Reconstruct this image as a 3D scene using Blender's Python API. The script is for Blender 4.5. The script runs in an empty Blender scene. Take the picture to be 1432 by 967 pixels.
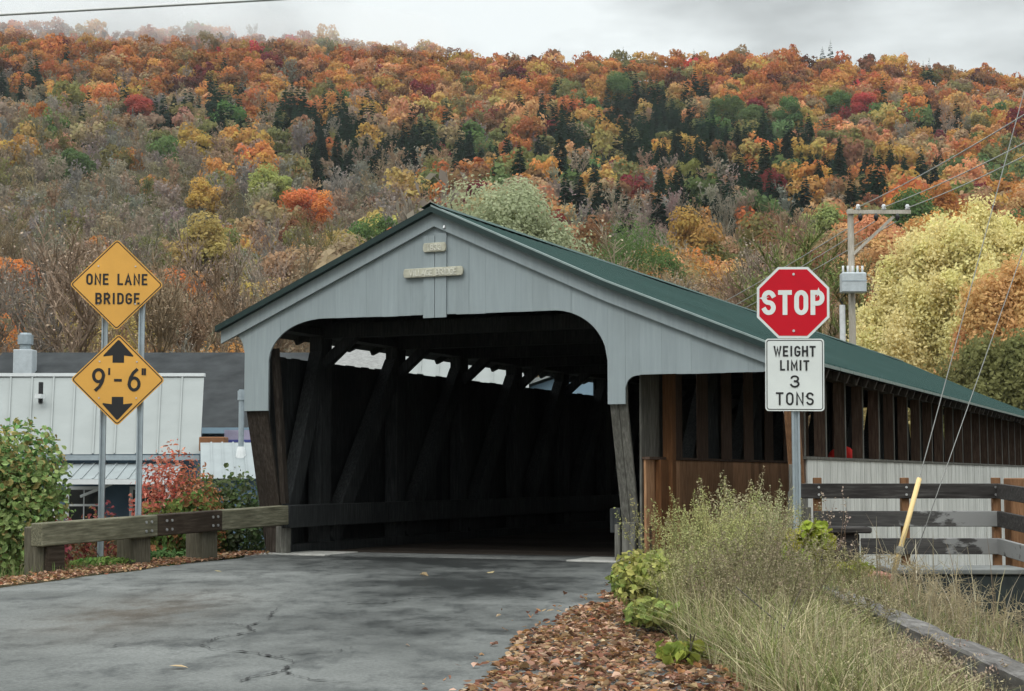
import bpy, bmesh, math, random
import numpy as np
from mathutils import Vector, Matrix
R = math.radians
PI = math.pi
SC = bpy.context.scene
COL = SC.collection
random.seed(7)

# ------------------------------------------------------------------ camera, sky, sun, exposure
EYE = 1.1
cam_d = bpy.data.cameras.new('camera')
cam = bpy.data.objects.new('camera', cam_d)
COL.objects.link(cam)
cam.location = (0, 0, EYE)
cam.rotation_euler = (R(90 + 4.555), 0, 0)
cam_d.sensor_width = 36.0
cam_d.lens = 36.0 * 2266.2 / 1432.0
cam_d.clip_start = 0.1
cam_d.clip_end = 6000
SC.camera = cam
SC.render.resolution_x = 1024
SC.render.resolution_y = 691

SUN_EL, SUN_AZ = 48.0, 205.0          # behind the camera, slightly to the left; azimuth from +Y, clockwise
world = bpy.data.worlds.new('World')
SC.world = world
world.use_nodes = True
wt = world.node_tree
wt.nodes.clear()
w_out = wt.nodes.new('ShaderNodeOutputWorld')
w_bg = wt.nodes.new('ShaderNodeBackground')
w_sky = wt.nodes.new('ShaderNodeTexSky')
w_sky.sky_type = 'NISHITA'
w_sky.sun_disc = False
w_sky.sun_elevation = R(SUN_EL)
w_sky.sun_rotation = R(SUN_AZ)
w_tc = wt.nodes.new('ShaderNodeTexCoord')
w_sep = wt.nodes.new('ShaderNodeSeparateXYZ')
w_map = wt.nodes.new('ShaderNodeMapping')
w_map.inputs['Scale'].default_value = (2.2, 2.2, 6.5)
w_map.inputs['Location'].default_value = (0.9, 0.3, 0.2)
w_n = wt.nodes.new('ShaderNodeTexNoise')
w_n.inputs['Scale'].default_value = 2.3
w_n.inputs['Detail'].default_value = 5
w_n.inputs['Roughness'].default_value = 0.5
w_cr = wt.nodes.new('ShaderNodeValToRGB')
w_cr.color_ramp.elements[0].position = 0.34
w_cr.color_ramp.elements[0].color = (4.4, 4.65, 4.6, 1)
w_cr.color_ramp.elements[1].position = 0.6
w_cr.color_ramp.elements[1].color = (8.4, 8.85, 8.8, 1)
w_el = wt.nodes.new('ShaderNodeMapRange')      # an overcast sky is brighter overhead
w_el.inputs[1].default_value = 0.34
w_el.inputs[2].default_value = 0.9
w_el.inputs[3].default_value = 1.0
w_el.inputs[4].default_value = 3.9
w_mul = wt.nodes.new('ShaderNodeVectorMath')
w_mul.operation = 'SCALE'
w_mix = wt.nodes.new('ShaderNodeMix')
w_mix.data_type = 'RGBA'
w_mix.inputs[0].default_value = 0.93
L = wt.links.new
L(w_tc.outputs['Generated'], w_map.inputs[0])
L(w_map.outputs[0], w_n.inputs['Vector'])
L(w_n.outputs['Fac'], w_cr.inputs[0])
L(w_tc.outputs['Generated'], w_sep.inputs[0])
L(w_sep.outputs[2], w_el.inputs[0])
L(w_cr.outputs[0], w_mul.inputs[0])
L(w_el.outputs[0], w_mul.inputs['Scale'])
L(w_sky.outputs[0], w_mix.inputs[6])
L(w_mul.outputs[0], w_mix.inputs[7])
L(w_mix.outputs[2], w_bg.inputs[0])
w_bg.inputs[1].default_value = 0.1
L(w_bg.outputs[0], w_out.inputs[0])

sun_d = bpy.data.lights.new('sun', 'SUN')
sun_d.energy = 0.9
sun_d.angle = R(25)
sun_d.color = (1.0, 0.97, 0.92)
sun = bpy.data.objects.new('sun', sun_d)
COL.objects.link(sun)
sd = Vector((math.sin(R(SUN_AZ)) * math.cos(R(SUN_EL)), math.cos(R(SUN_AZ)) * math.cos(R(SUN_EL)), math.sin(R(SUN_EL))))
sun.rotation_euler = sd.to_track_quat('Z', 'Y').to_euler()

SC.view_settings.view_transform = 'Standard'
SC.view_settings.look = 'None'
SC.view_settings.exposure = 0.2
SC.view_settings.gamma = 1.0
SC.view_settings.use_curve_mapping = False
SC.render.engine = 'CYCLES'
SC.cycles.use_denoising = True
SC.cycles.max_bounces = 6
SC.cycles.diffuse_bounces = 3
SC.cycles.glossy_bounces = 2
SC.cycles.transmission_bounces = 3
SC.cycles.volume_bounces = 1
SC.cycles.transparent_max_bounces = 6
SC.cycles.use_adaptive_sampling = True
SC.cycles.adaptive_threshold = 0.015

# ------------------------------------------------------------------ photograph geometry (1432 x 967 pixels) used to lay the place out
FPX, TH, PSI = 2266.2, R(4.555), R(24.22)
B0 = np.array([-3.363, 22.316])
DV = np.array([math.sin(PSI), math.cos(PSI)])
PU = np.array([math.cos(PSI), -math.sin(PSI)])
def ray(x, y):
    a = (x - 716) / FPX; b = (483.5 - y) / FPX
    return np.array([a, math.cos(TH) - b * math.sin(TH), math.sin(TH) + b * math.cos(TH)])
def at(x, y, Y):
    r = ray(x, y); r = r * Y / r[1]
    return Vector((r[0], r[1], r[2] + EYE))
def project(P):
    P = np.asarray(P, float)
    X, Y, z = P[..., 0], P[..., 1], P[..., 2] - EYE
    D = Y * math.cos(TH) + z * math.sin(TH); U = -Y * math.sin(TH) + z * math.cos(TH)
    return 716 + FPX * X / D, 483.5 - FPX * U / D

# ------------------------------------------------------------------ object helpers
def tag(o, label=None, cat=None, group=None, kind=None):
    if label: o['label'] = label
    if cat: o['category'] = cat
    if group: o['group'] = group
    if kind: o['kind'] = kind
    return o
def empty(name, loc=(0, 0, 0), rz=0.0):
    o = bpy.data.objects.new(name, None)
    COL.objects.link(o); o.location = loc; o.rotation_euler = (0, 0, rz)
    o.empty_display_size = 0.2
    return o
def mesh_np(name, V, F, attrs=None, smooth=False):
    V = np.asarray(V, np.float32); F = np.asarray(F, np.int32)
    me = bpy.data.meshes.new(name)
    n, k = F.shape
    me.vertices.add(len(V)); me.vertices.foreach_set('co', V.ravel())
    me.loops.add(n * k); me.loops.foreach_set('vertex_index', F.ravel())
    me.polygons.add(n); me.polygons.foreach_set('loop_start', np.arange(0, n * k, k, dtype=np.int32))
    for an, (ty, data) in (attrs or {}).items():
        a = me.attributes.new(an, ty, 'FACE')
        a.data.foreach_set('color' if ty == 'FLOAT_COLOR' else 'value', np.asarray(data, np.float32).ravel())
    me.update(calc_edges=True)
    me.polygons.foreach_set('use_smooth', np.full(n, smooth))
    return me
def link(name, me, mat, parent=None):
    o = bpy.data.objects.new(name, me)
    if mat and not me.materials: me.materials.append(mat)
    COL.objects.link(o)
    if parent: o.parent = parent
    return o
class MB:
    """collects polygons for ONE mesh"""
    def __init__(s): s.v = []; s.f = []
    def poly(s, pts):
        i = len(s.v); s.v += [tuple(p) for p in pts]; s.f.append(tuple(range(i, i + len(pts)))); return s
    def box(s, a, b, m=None):
        x0, y0, z0 = a; x1, y1, z1 = b
        x0, x1 = min(x0, x1), max(x0, x1); y0, y1 = min(y0, y1), max(y0, y1); z0, z1 = min(z0, z1), max(z0, z1)
        c = [(x0, y0, z0), (x1, y0, z0), (x1, y1, z0), (x0, y1, z0), (x0, y0, z1), (x1, y0, z1), (x1, y1, z1), (x0, y1, z1)]
        if m: c = [tuple(m @ Vector(p)) for p in c]
        i = len(s.v); s.v += c
        for q in ((3, 2, 1, 0), (4, 5, 6, 7), (0, 1, 5, 4), (1, 2, 6, 5), (2, 3, 7, 6), (3, 0, 4, 7)): s.f.append(tuple(i + k for k in q))
        return s
    def beam(s, p, q, w, h, up=(0, 0, 1), taper=1.0):
        """square timber from p to q; w across, h along 'up'"""
        p = Vector(p); q = Vector(q); d = (q - p).normalized(); up = Vector(up)
        a = d.cross(up)
        if a.length < 1e-4: a = d.cross(Vector((1, 0, 0)))
        a.normalize(); b = a.cross(d).normalized()
        i = len(s.v)
        for c, k in ((p, 1.0), (q, taper)):
            for sa, sb in ((-1, -1), (1, -1), (1, 1), (-1, 1)): s.v.append(tuple(c + a * sa * w / 2 * k + b * sb * h / 2 * k))
        for f in ((0, 1, 2, 3), (7, 6, 5, 4), (0, 4, 5, 1), (1, 5, 6, 2), (2, 6, 7, 3), (3, 7, 4, 0)): s.f.append(tuple(i + k for k in f))
        return s
    def tube(s, pts, rad, n=8, cap=True):
        pts = [Vector(p) for p in pts]
        if not isinstance(rad, (list, tuple)): rad = [rad] * len(pts)
        rings = []
        for k, p in enumerate(pts):
            d = (pts[min(k + 1, len(pts) - 1)] - pts[max(k - 1, 0)]).normalized()
            a = d.cross(Vector((0, 0, 1)) if abs(d.z) < 0.95 else Vector((1, 0, 0))).normalized(); b = d.cross(a)
            i = len(s.v)
            for j in range(n):
                t = 2 * PI * j / n; s.v.append(tuple(p + (a * math.cos(t) + b * math.sin(t)) * rad[k]))
            rings.append(i)
        for k in range(len(pts) - 1):
            for j in range(n):
                s.f.append((rings[k] + j, rings[k] + (j + 1) % n, rings[k + 1] + (j + 1) % n, rings[k + 1] + j))
        if cap:
            s.f.append(tuple(rings[0] + j for j in reversed(range(n)))); s.f.append(tuple(rings[-1] + j for j in range(n)))
        return s
    def prism(s, pts, m, t):
        """outline pts (2-D) mapped by m, thickness t along local z"""
        n = len(pts); i = len(s.v)
        for z in (0, t):
            for (x, y) in pts: s.v.append(tuple(m @ Vector((x, y, z))))
        s.f.append(tuple(i + k for k in reversed(range(n)))); s.f.append(tuple(i + n + k for k in range(n)))
        for k in range(n): s.f.append((i + k, i + (k + 1) % n, i + n + (k + 1) % n, i + n + k))
        return s
    def build(s, name, mat, parent=None, smooth=False, bevel=0.0, fix=True):
        me = bpy.data.meshes.new(name); me.from_pydata(s.v, [], s.f)
        if fix or bevel:
            bm = bmesh.new(); bm.from_mesh(me)
            bmesh.ops.recalc_face_normals(bm, faces=bm.faces)
            if bevel:
                bmesh.ops.bevel(bm, geom=[e for e in bm.edges if len(e.link_faces) == 2 and e.calc_face_angle(0) > 0.6], offset=bevel, segments=1, affect='EDGES', clamp_overlap=True)
            bm.to_mesh(me); bm.free()
        if smooth: me.polygons.foreach_set('use_smooth', np.full(len(me.polygons), True))
        return link(name, me, mat, parent)

# ------------------------------------------------------------------ materials
MATS = {}
def newmat(name):
    m = bpy.data.materials.new(name); m.use_nodes = True
    nt = m.node_tree; nt.nodes.clear()
    out = nt.nodes.new('ShaderNodeOutputMaterial'); p = nt.nodes.new('ShaderNodeBsdfPrincipled')
    nt.links.new(p.outputs[0], out.inputs[0])
    return m, nt, p, out
def ramp(nt, fac, stops):
    r = nt.nodes.new('ShaderNodeValToRGB')
    e = r.color_ramp.elements
    while len(e) < len(stops): e.new(0.5)
    for k, (pos, c) in enumerate(stops): e[k].position = pos; e[k].color = (*c, 1)
    nt.links.new(fac, r.inputs[0]); return r.outputs[0]
def noise(nt, vec, scale, detail=4, rough=0.55, sc=(1, 1, 1)):
    mp = nt.nodes.new('ShaderNodeMapping'); mp.inputs['Scale'].default_value = sc
    nt.links.new(vec, mp.inputs[0])
    n = nt.nodes.new('ShaderNodeTexNoise'); n.inputs['Scale'].default_value = scale
    n.inputs['Detail'].default_value = detail; n.inputs['Roughness'].default_value = rough
    nt.links.new(mp.outputs[0], n.inputs['Vector']); return n.outputs['Fac']
def mixc(nt, fac, a, b, mode='MIX'):
    m = nt.nodes.new('ShaderNodeMix'); m.data_type = 'RGBA'; m.blend_type = mode
    for sock, val in ((m.inputs[0], fac), (m.inputs[6], a), (m.inputs[7], b)):
        if hasattr(val, 'links') or hasattr(val, 'is_output'): nt.links.new(val, sock)
        elif isinstance(val, (int, float)): sock.default_value = val
        else: sock.default_value = (*val, 1)
    return m.outputs[2]
def math_n(nt, op, a, b=0.0):
    m = nt.nodes.new('ShaderNodeMath'); m.operation = op
    for sock, val in ((m.inputs[0], a), (m.inputs[1], b)):
        if hasattr(val, 'is_output'): nt.links.new(val, sock)
        else: sock.default_value = val
    return m.outputs[0]
def bump(nt, p, h, strength=0.3, dist=0.01):
    b = nt.nodes.new('ShaderNodeBump'); b.inputs['Strength'].default_value = strength; b.inputs['Distance'].default_value = dist
    nt.links.new(h, b.inputs['Height']); nt.links.new(b.outputs[0], p.inputs['Normal'])
def wood(name, dark, mid, light, grain=(14, 14, 1.2), island=0.35, rough=0.85, spec=0.15, blotch=0.5):
    m, nt, p, out = newmat(name)
    tc = nt.nodes.new('ShaderNodeTexCoord'); geo = nt.nodes.new('ShaderNodeNewGeometry')
    g = noise(nt, tc.outputs['Object'], 3.0, 6, 0.65, grain)
    b = noise(nt, tc.outputs['Object'], 1.1, 4, 0.6)
    c = ramp(nt, g, [(0.3, dark), (0.52, mid), (0.72, light)])
    c = mixc(nt, math_n(nt, 'MULTIPLY', ramp(nt, b, [(0.4, (0, 0, 0)), (0.65, (1, 1, 1))]), blotch), c, dark)
    hs = nt.nodes.new('ShaderNodeHueSaturation')
    v = nt.nodes.new('ShaderNodeMapRange'); v.inputs[3].default_value = 1 - island; v.inputs[4].default_value = 1 + island
    nt.links.new(geo.outputs['Random Per Island'], v.inputs[0]); nt.links.new(v.outputs[0], hs.inputs['Value'])
    nt.links.new(c, hs.inputs['Color']); nt.links.new(hs.outputs[0], p.inputs['Base Color'])
    p.inputs['Roughness'].default_value = rough; p.inputs['Specular IOR Level'].default_value = spec
    bump(nt, p, g, 0.35, 0.006)
    MATS[name] = m; return m
def plain(name, col, rough=0.6, metal=0.0, spec=0.4, var=0.12, scale=6.0, bumps=0.0):
    m, nt, p, out = newmat(name)
    tc = nt.nodes.new('ShaderNodeTexCoord')
    n = noise(nt, tc.outputs['Object'], scale, 5, 0.6)
    lo = tuple(c * (1 - var) for c in col); hi = tuple(min(1, c * (1 + var)) for c in col)
    nt.links.new(ramp(nt, n, [(0.3, lo), (0.7, hi)]), p.inputs['Base Color'])
    p.inputs['Roughness'].default_value = rough; p.inputs['Metallic'].default_value = metal; p.inputs['Specular IOR Level'].default_value = spec
    if bumps: bump(nt, p, n, bumps, 0.01)
    MATS[name] = m; return m
def foliage(name, source, tr=0.3, hv=0.05, vv=0.75, col=None):
    """leaf material: colour from the object's colour, a face attribute or a fixed colour, varied leaf by leaf"""
    m, nt, p, out = newmat(name)
    if source == 'object':
        oi = nt.nodes.new('ShaderNodeObjectInfo'); c = oi.outputs['Color']
    elif source == 'attr':
        a = nt.nodes.new('ShaderNodeAttribute'); a.attribute_name = 'tint'; c = a.outputs['Color']
    else:
        rg = nt.nodes.new('ShaderNodeRGB'); rg.outputs[0].default_value = (*col, 1); c = rg.outputs[0]
    lr = nt.nodes.new('ShaderNodeAttribute'); lr.attribute_name = 'lr'
    cr = nt.nodes.new('ShaderNodeAttribute'); cr.attribute_name = 'cr'
    hs = nt.nodes.new('ShaderNodeHueSaturation')
    h = math_n(nt, 'ADD', math_n(nt, 'MULTIPLY', cr.outputs['Fac'], hv), 0.5 - hv / 2)
    v = math_n(nt, 'ADD', math_n(nt, 'MULTIPLY', lr.outputs['Fac'], vv), 1 - vv / 2)
    nt.links.new(h, hs.inputs['Hue']); nt.links.new(v, hs.inputs['Value']); nt.links.new(c, hs.inputs['Color'])
    df = nt.nodes.new('ShaderNodeBsdfDiffuse'); tl = nt.nodes.new('ShaderNodeBsdfTranslucent'); mx = nt.nodes.new('ShaderNodeMixShader')
    mx.inputs[0].default_value = tr
    nt.links.new(hs.outputs[0], df.inputs[0]); nt.links.new(hs.outputs[0], tl.inputs[0])
    nt.links.new(df.outputs[0], mx.inputs[1]); nt.links.new(tl.outputs[0], mx.inputs[2])
    nt.nodes.remove(p); nt.links.new(mx.outputs[0], out.inputs[0])
    MATS[name] = m; return m

def facade_paint():
    m, nt, p, out = newmat('grey blue painted boards')
    tc = nt.nodes.new('ShaderNodeTexCoord'); geo = nt.nodes.new('ShaderNodeNewGeometry')
    g = noise(nt, tc.outputs['Object'], 2.0, 6, 0.6, (10, 10, 0.7))
    b = noise(nt, tc.outputs['Object'], 0.9, 5, 0.6)
    c = ramp(nt, g, [(0.25, (0.238, 0.276, 0.288)), (0.6, (0.275, 0.318, 0.331)), (0.85, (0.31, 0.355, 0.367))])
    c = mixc(nt, math_n(nt, 'MULTIPLY', ramp(nt, b, [(0.5, (0, 0, 0)), (0.75, (1, 1, 1))]), 0.3), c, (0.19, 0.215, 0.21))
    dirt = noise(nt, tc.outputs['Object'], 9.0, 3, 0.7, (1, 1, 0.25))
    c = mixc(nt, math_n(nt, 'MULTIPLY', ramp(nt, dirt, [(0.66, (0, 0, 0)), (0.78, (1, 1, 1))]), 0.4), c, (0.11, 0.12, 0.115))
    hs = nt.nodes.new('ShaderNodeHueSaturation')
    v = nt.nodes.new('ShaderNodeMapRange'); v.inputs[3].default_value = 0.95; v.inputs[4].default_value = 1.04
    nt.links.new(geo.outputs['Random Per Island'], v.inputs[0]); nt.links.new(v.outputs[0], hs.inputs['Value'])
    nt.links.new(c, hs.inputs['Color']); nt.links.new(hs.outputs[0], p.inputs['Base Color'])
    p.inputs['Roughness'].default_value = 0.75; p.inputs['Specular IOR Level'].default_value = 0.2
    bump(nt, p, g, 0.25, 0.005)
    MATS['facade'] = m
facade_paint()
wood('dark old timber', (0.018, 0.014, 0.011), (0.04, 0.032, 0.026), (0.075, 0.062, 0.052))
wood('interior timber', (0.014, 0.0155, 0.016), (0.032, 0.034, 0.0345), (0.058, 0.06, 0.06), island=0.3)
wood('weathered grey board', (0.06, 0.058, 0.05), (0.12, 0.115, 0.1), (0.2, 0.195, 0.175))
wood('brown board', (0.1, 0.05, 0.026), (0.19, 0.098, 0.05), (0.27, 0.15, 0.082), island=0.3)
wood('dado board', (0.22, 0.115, 0.06), (0.42, 0.23, 0.125), (0.55, 0.33, 0.2), island=0.3)
wood('orange brown post', (0.11, 0.05, 0.022), (0.17, 0.078, 0.034), (0.23, 0.115, 0.055), island=0.1)
wood('stud brown', (0.045, 0.028, 0.02), (0.09, 0.057, 0.041), (0.15, 0.105, 0.08), island=0.3)
wood('worn white board', (0.34, 0.335, 0.31), (0.6, 0.595, 0.56), (0.75, 0.745, 0.71), grain=(22, 22, 0.8), island=0.12, blotch=0.25)
wood('old guard timber', (0.055, 0.052, 0.034), (0.15, 0.142, 0.097), (0.27, 0.255, 0.185), grain=(1.2, 14, 14), island=0.12, blotch=0.6)
wood('dark guard timber', (0.02, 0.014, 0.01), (0.045, 0.033, 0.024), (0.09, 0.07, 0.05), grain=(1.2, 14, 14), island=0.1)
wood('post timber', (0.05, 0.045, 0.032), (0.1, 0.09, 0.065), (0.16, 0.145, 0.11), island=0.15)
wood('blackened rail', (0.02, 0.018, 0.017), (0.042, 0.038, 0.036), (0.095, 0.09, 0.085), grain=(1.0, 12, 12), island=0.1, blotch=0.2)
wood('log bark grey', (0.05, 0.045, 0.042), (0.12, 0.112, 0.105), (0.22, 0.21, 0.2), grain=(9, 1.6, 9), island=0.0)
wood('pole wood', (0.3, 0.27, 0.22), (0.46, 0.42, 0.36), (0.58, 0.54, 0.48), island=0.05)
wood('bark', (0.03, 0.026, 0.022), (0.07, 0.06, 0.05), (0.13, 0.115, 0.1), island=0.1)
def peeled_rail():
    m, nt, p, out = newmat('peeling rail')
    tc = nt.nodes.new('ShaderNodeTexCoord')
    g = noise(nt, tc.outputs['Object'], 3.0, 6, 0.65, (1, 12, 12))
    c = ramp(nt, g, [(0.3, (0.024, 0.022, 0.021)), (0.7, (0.075, 0.07, 0.066))])
    n = noise(nt, tc.outputs['Object'], 1.6, 5, 0.6, (1, 2.2, 2.2))
    sx = nt.nodes.new('ShaderNodeSeparateXYZ'); nt.links.new(tc.outputs['Object'], sx.inputs[0])
    k = math_n(nt, 'ADD', math_n(nt, 'MULTIPLY', sx.outputs[0], 0.2), -0.93)       # barer towards the open end
    k = math_n(nt, 'ADD', k, n)
    mask = ramp(nt, k, [(0.56, (0, 0, 0)), (0.6, (1, 1, 1))])
    c = mixc(nt, mask, c, (0.22, 0.22, 0.215))
    nt.links.new(c, p.inputs['Base Color']); p.inputs['Roughness'].default_value = 0.8
    bump(nt, p, g, 0.3, 0.006); MATS['peeling rail'] = m
peeled_rail()
plain('galvanised steel', (0.33, 0.38, 0.41), 0.45, 0.5, 0.5, 0.12, 8)
plain('sign yellow', (0.66, 0.345, 0.07), 0.5, 0, 0.3, 0.1, 1.6)
plain('sign black', (0.012, 0.012, 0.013), 0.5, 0, 0.4, 0.1)
plain('sign red', (0.5, 0.004, 0.016), 0.5, 0, 0.2, 0.05, 2.5)
plain('sign white', (0.64, 0.67, 0.65), 0.5, 0, 0.3, 0.08, 1.6)
plain('sign edge', (0.5, 0.5, 0.48), 0.4, 0.6)
plain('bolt steel', (0.6, 0.6, 0.6), 0.35, 0.7)
plain('plaque wood', (0.42, 0.41, 0.33), 0.8, 0, 0.2, 0.25, 9)
plain('plaque letter', (0.53, 0.52, 0.45), 0.8, 0, 0.2, 0.3, 25)
plain('concrete', (0.36, 0.355, 0.33), 0.9, 0, 0.2, 0.2, 5, 0.2)
plain('stone', (0.16, 0.155, 0.14), 0.95, 0, 0.2, 0.4, 2.5, 0.5)
plain('ceramic', (0.55, 0.56, 0.56), 0.3)
plain('grey enamel', (0.42, 0.46, 0.48), 0.4)
plain('wire', (0.4, 0.41, 0.4), 0.5, 0.4)
plain('guy strand', (0.2, 0.2, 0.19), 0.5, 0.6)
plain('yellow guard', (0.62, 0.45, 0.2), 0.5, 0, 0.4, 0.08)
plain('red cloth', (0.55, 0.02, 0.015), 0.8, 0, 0.2, 0.15)
plain('shingle', (0.045, 0.048, 0.05), 0.95, 0, 0.0, 0.25, 1.2, 0.2)
plain('grey shingle', (0.2, 0.2, 0.195), 0.95, 0, 0.2, 0.25, 8, 0.2)
plain('white metal roof', (0.25, 0.266, 0.26), 0.6, 0.0, 0.06, 0.06, 1.0)
plain('grey metal roof', (0.21, 0.235, 0.24), 0.5, 0.2, 0.4, 0.1, 1.5)
plain('blue clapboard', (0.075, 0.12, 0.165), 0.8, 0, 0.3, 0.12, 3)
plain('pale blue clapboard', (0.2, 0.29, 0.36), 0.8, 0, 0.3, 0.08, 3)
plain('white trim', (0.62, 0.64, 0.64), 0.6, 0, 0.3, 0.05)
plain('window glass', (0.012, 0.016, 0.018), 0.08, 0, 0.5, 0.05)
plain('purple board', (0.33, 0.30, 0.40), 0.6, 0, 0.3, 0.1)
plain('blue stripe', (0.06, 0.07, 0.25), 0.6)
plain('rust box', (0.2, 0.09, 0.04), 0.8)
plain('dark block', (0.014, 0.02, 0.02), 0.55, 0, 0.4, 0.4, 4, 0.2)
plain('pale cap board', (0.14, 0.145, 0.14), 0.8, 0, 0.2, 0.3, 3)
plain('brick red slab', (0.27, 0.13, 0.095), 0.9, 0, 0.2, 0.2, 5, 0.2)
def roof_mat():
    m, nt, p, out = newmat('green metal roof')
    tc = nt.nodes.new('ShaderNodeTexCoord')
    n = noise(nt, tc.outputs['Object'], 0.8, 5, 0.6, (1, 0.6, 1)); n2 = noise(nt, tc.outputs['Object'], 3.0, 4, 0.6, (0.6, 4, 1))
    c = ramp(nt, n, [(0.3, (0.017, 0.044, 0.04)), (0.7, (0.027, 0.063, 0.057))])
    c = mixc(nt, math_n(nt, 'MULTIPLY', n2, 0.4), c, (0.045, 0.085, 0.075))
    nt.links.new(c, p.inputs['Base Color']); p.inputs['Roughness'].default_value = 0.6; p.inputs['Specular IOR Level'].default_value = 0.1
    MATS['roof'] = m
roof_mat()
plain('roof trim and seam shade', (0.008, 0.024, 0.022), 0.5)
plain('roof trim pale', (0.24, 0.3, 0.29), 0.35, 0.3)

def ground_mat():
    m, nt, p, out = newmat('soil and forest floor')
    tc = nt.nodes.new('ShaderNodeTexCoord')
    a = noise(nt, tc.outputs['Object'], 0.35, 8, 0.65); b = noise(nt, tc.outputs['Object'], 6, 6, 0.7); d = noise(nt, tc.outputs['Object'], 40, 4, 0.7)
    c = ramp(nt, a, [(0.3, (0.05, 0.042, 0.028)), (0.5, (0.075, 0.07, 0.036)), (0.7, (0.06, 0.075, 0.03))])
    c = mixc(nt, ramp(nt, b, [(0.4, (0, 0, 0)), (0.7, (0.8, 0.8, 0.8))]), c, (0.09, 0.062, 0.042))
    c = mixc(nt, math_n(nt, 'MULTIPLY', d, 0.35), c, (0.02, 0.018, 0.014))
    nt.links.new(c, p.inputs['Base Color']); p.inputs['Roughness'].default_value = 1; p.inputs['Specular IOR Level'].default_value = 0.05
    bump(nt, p, b, 0.5, 0.05); MATS['ground'] = m
ground_mat()
def road_mat():
    m, nt, p, out = newmat('worn damp asphalt')
    tc = nt.nodes.new('ShaderNodeTexCoord'); O = tc.outputs['Object']
    grit = noise(nt, O, 160, 2, 0.8); fine = noise(nt, O, 38, 4, 0.75); big = noise(nt, O, 0.55, 6, 0.62); mid = noise(nt, O, 3.0, 7, 0.7, (1.0, 0.45, 1)); streak = noise(nt, O, 1.15, 7, 0.68, (0.9, 0.7, 1))
    sx = nt.nodes.new('ShaderNodeSeparateXYZ'); nt.links.new(O, sx.inputs[0])
    def bell(cx, cy, rx, ry):
        dx = math_n(nt, 'MULTIPLY', math_n(nt, 'SUBTRACT', sx.outputs[0], cx), 1 / rx); dy = math_n(nt, 'MULTIPLY', math_n(nt, 'SUBTRACT', sx.outputs[1], cy), 1 / ry)
        return math_n(nt, 'POWER', 2.718, math_n(nt, 'MULTIPLY', math_n(nt, 'ADD', math_n(nt, 'MULTIPLY', dx, dx), math_n(nt, 'MULTIPLY', dy, dy)), -1.0))
    c = ramp(nt, big, [(0.35, (0.115, 0.119, 0.115)), (0.65, (0.185, 0.19, 0.184))])
    c = mixc(nt, ramp(nt, mid, [(0.5, (0, 0, 0)), (0.66, (0.75, 0.75, 0.75))]), c, (0.075, 0.079, 0.079))
    z = math_n(nt, 'MAXIMUM', math_n(nt, 'MAXIMUM', bell(-0.9, 22.0, 2.5, 4.8), bell(-0.4, 16.8, 1.5, 3.2)), math_n(nt, 'MULTIPLY', bell(-0.8, 12.4, 1.2, 2.2), 0.7))
    wet = ramp(nt, math_n(nt, 'ADD', math_n(nt, 'MULTIPLY', z, 0.85), math_n(nt, 'ADD', math_n(nt, 'MULTIPLY', math_n(nt, 'SUBTRACT', streak, 0.5), 1.15), math_n(nt, 'MULTIPLY', math_n(nt, 'SUBTRACT', mid, 0.5), 0.9))), [(0.02, (0, 0, 0)), (0.82, (1, 1, 1))])
    br = math_n(nt, 'MULTIPLY', bell(-3.0, 13.3, 0.6, 2.0), ramp(nt, mid, [(0.3, (0, 0, 0)), (0.55, (1, 1, 1))]))
    c = mixc(nt, math_n(nt, 'MULTIPLY', br, 0.7), c, (0.09, 0.07, 0.052))
    c = mixc(nt, math_n(nt, 'MULTIPLY', ramp(nt, fine, [(0.42, (0, 0, 0)), (0.6, (1, 1, 1))]), 0.35), c, (0.055, 0.057, 0.056))
    c = mixc(nt, math_n(nt, 'MULTIPLY', ramp(nt, grit, [(0.6, (0, 0, 0)), (0.72, (1, 1, 1))]), 0.45), c, (0.32, 0.32, 0.31))
    c = mixc(nt, math_n(nt, 'MULTIPLY', wet, 0.9), c, (0.018, 0.0195, 0.0195))
    nt.links.new(c, p.inputs['Base Color'])
    rg = nt.nodes.new('ShaderNodeMapRange'); rg.inputs[3].default_value = 0.75; rg.inputs[4].default_value = 0.3; nt.links.new(wet, rg.inputs[0]); nt.links.new(rg.outputs[0], p.inputs['Roughness'])
    sg = nt.nodes.new('ShaderNodeMapRange'); sg.inputs[3].default_value = 0.0; sg.inputs[4].default_value = 0.012; nt.links.new(wet, sg.inputs[0]); nt.links.new(sg.outputs[0], p.inputs['Specular IOR Level'])
    bump(nt, p, math_n(nt, 'ADD', math_n(nt, 'MULTIPLY', fine, 0.7), math_n(nt, 'ADD', math_n(nt, 'MULTIPLY', grit, 0.4), mid)), 0.5, 0.012); MATS['road'] = m
road_mat()
def water_mat():
    m, nt, p, out = newmat('river water')
    tc = nt.nodes.new('ShaderNodeTexCoord'); n = noise(nt, tc.outputs['Object'], 1.5, 4, 0.6)
    p.inputs['Base Color'].default_value = (0.03, 0.035, 0.03, 1); p.inputs['Roughness'].default_value = 0.12
    bump(nt, p, n, 0.3, 0.05); MATS['water'] = m
water_mat()
foliage('tree leaves', 'object', 0.4, 0.03, 0.3)
foliage('forest leaves', 'attr', 0.4, 0.035, 0.26)
foliage('bare twigs', 'object', 0.0, 0.02, 0.7)
foliage('plant leaves', 'attr', 0.3, 0.05, 0.7)

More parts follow.
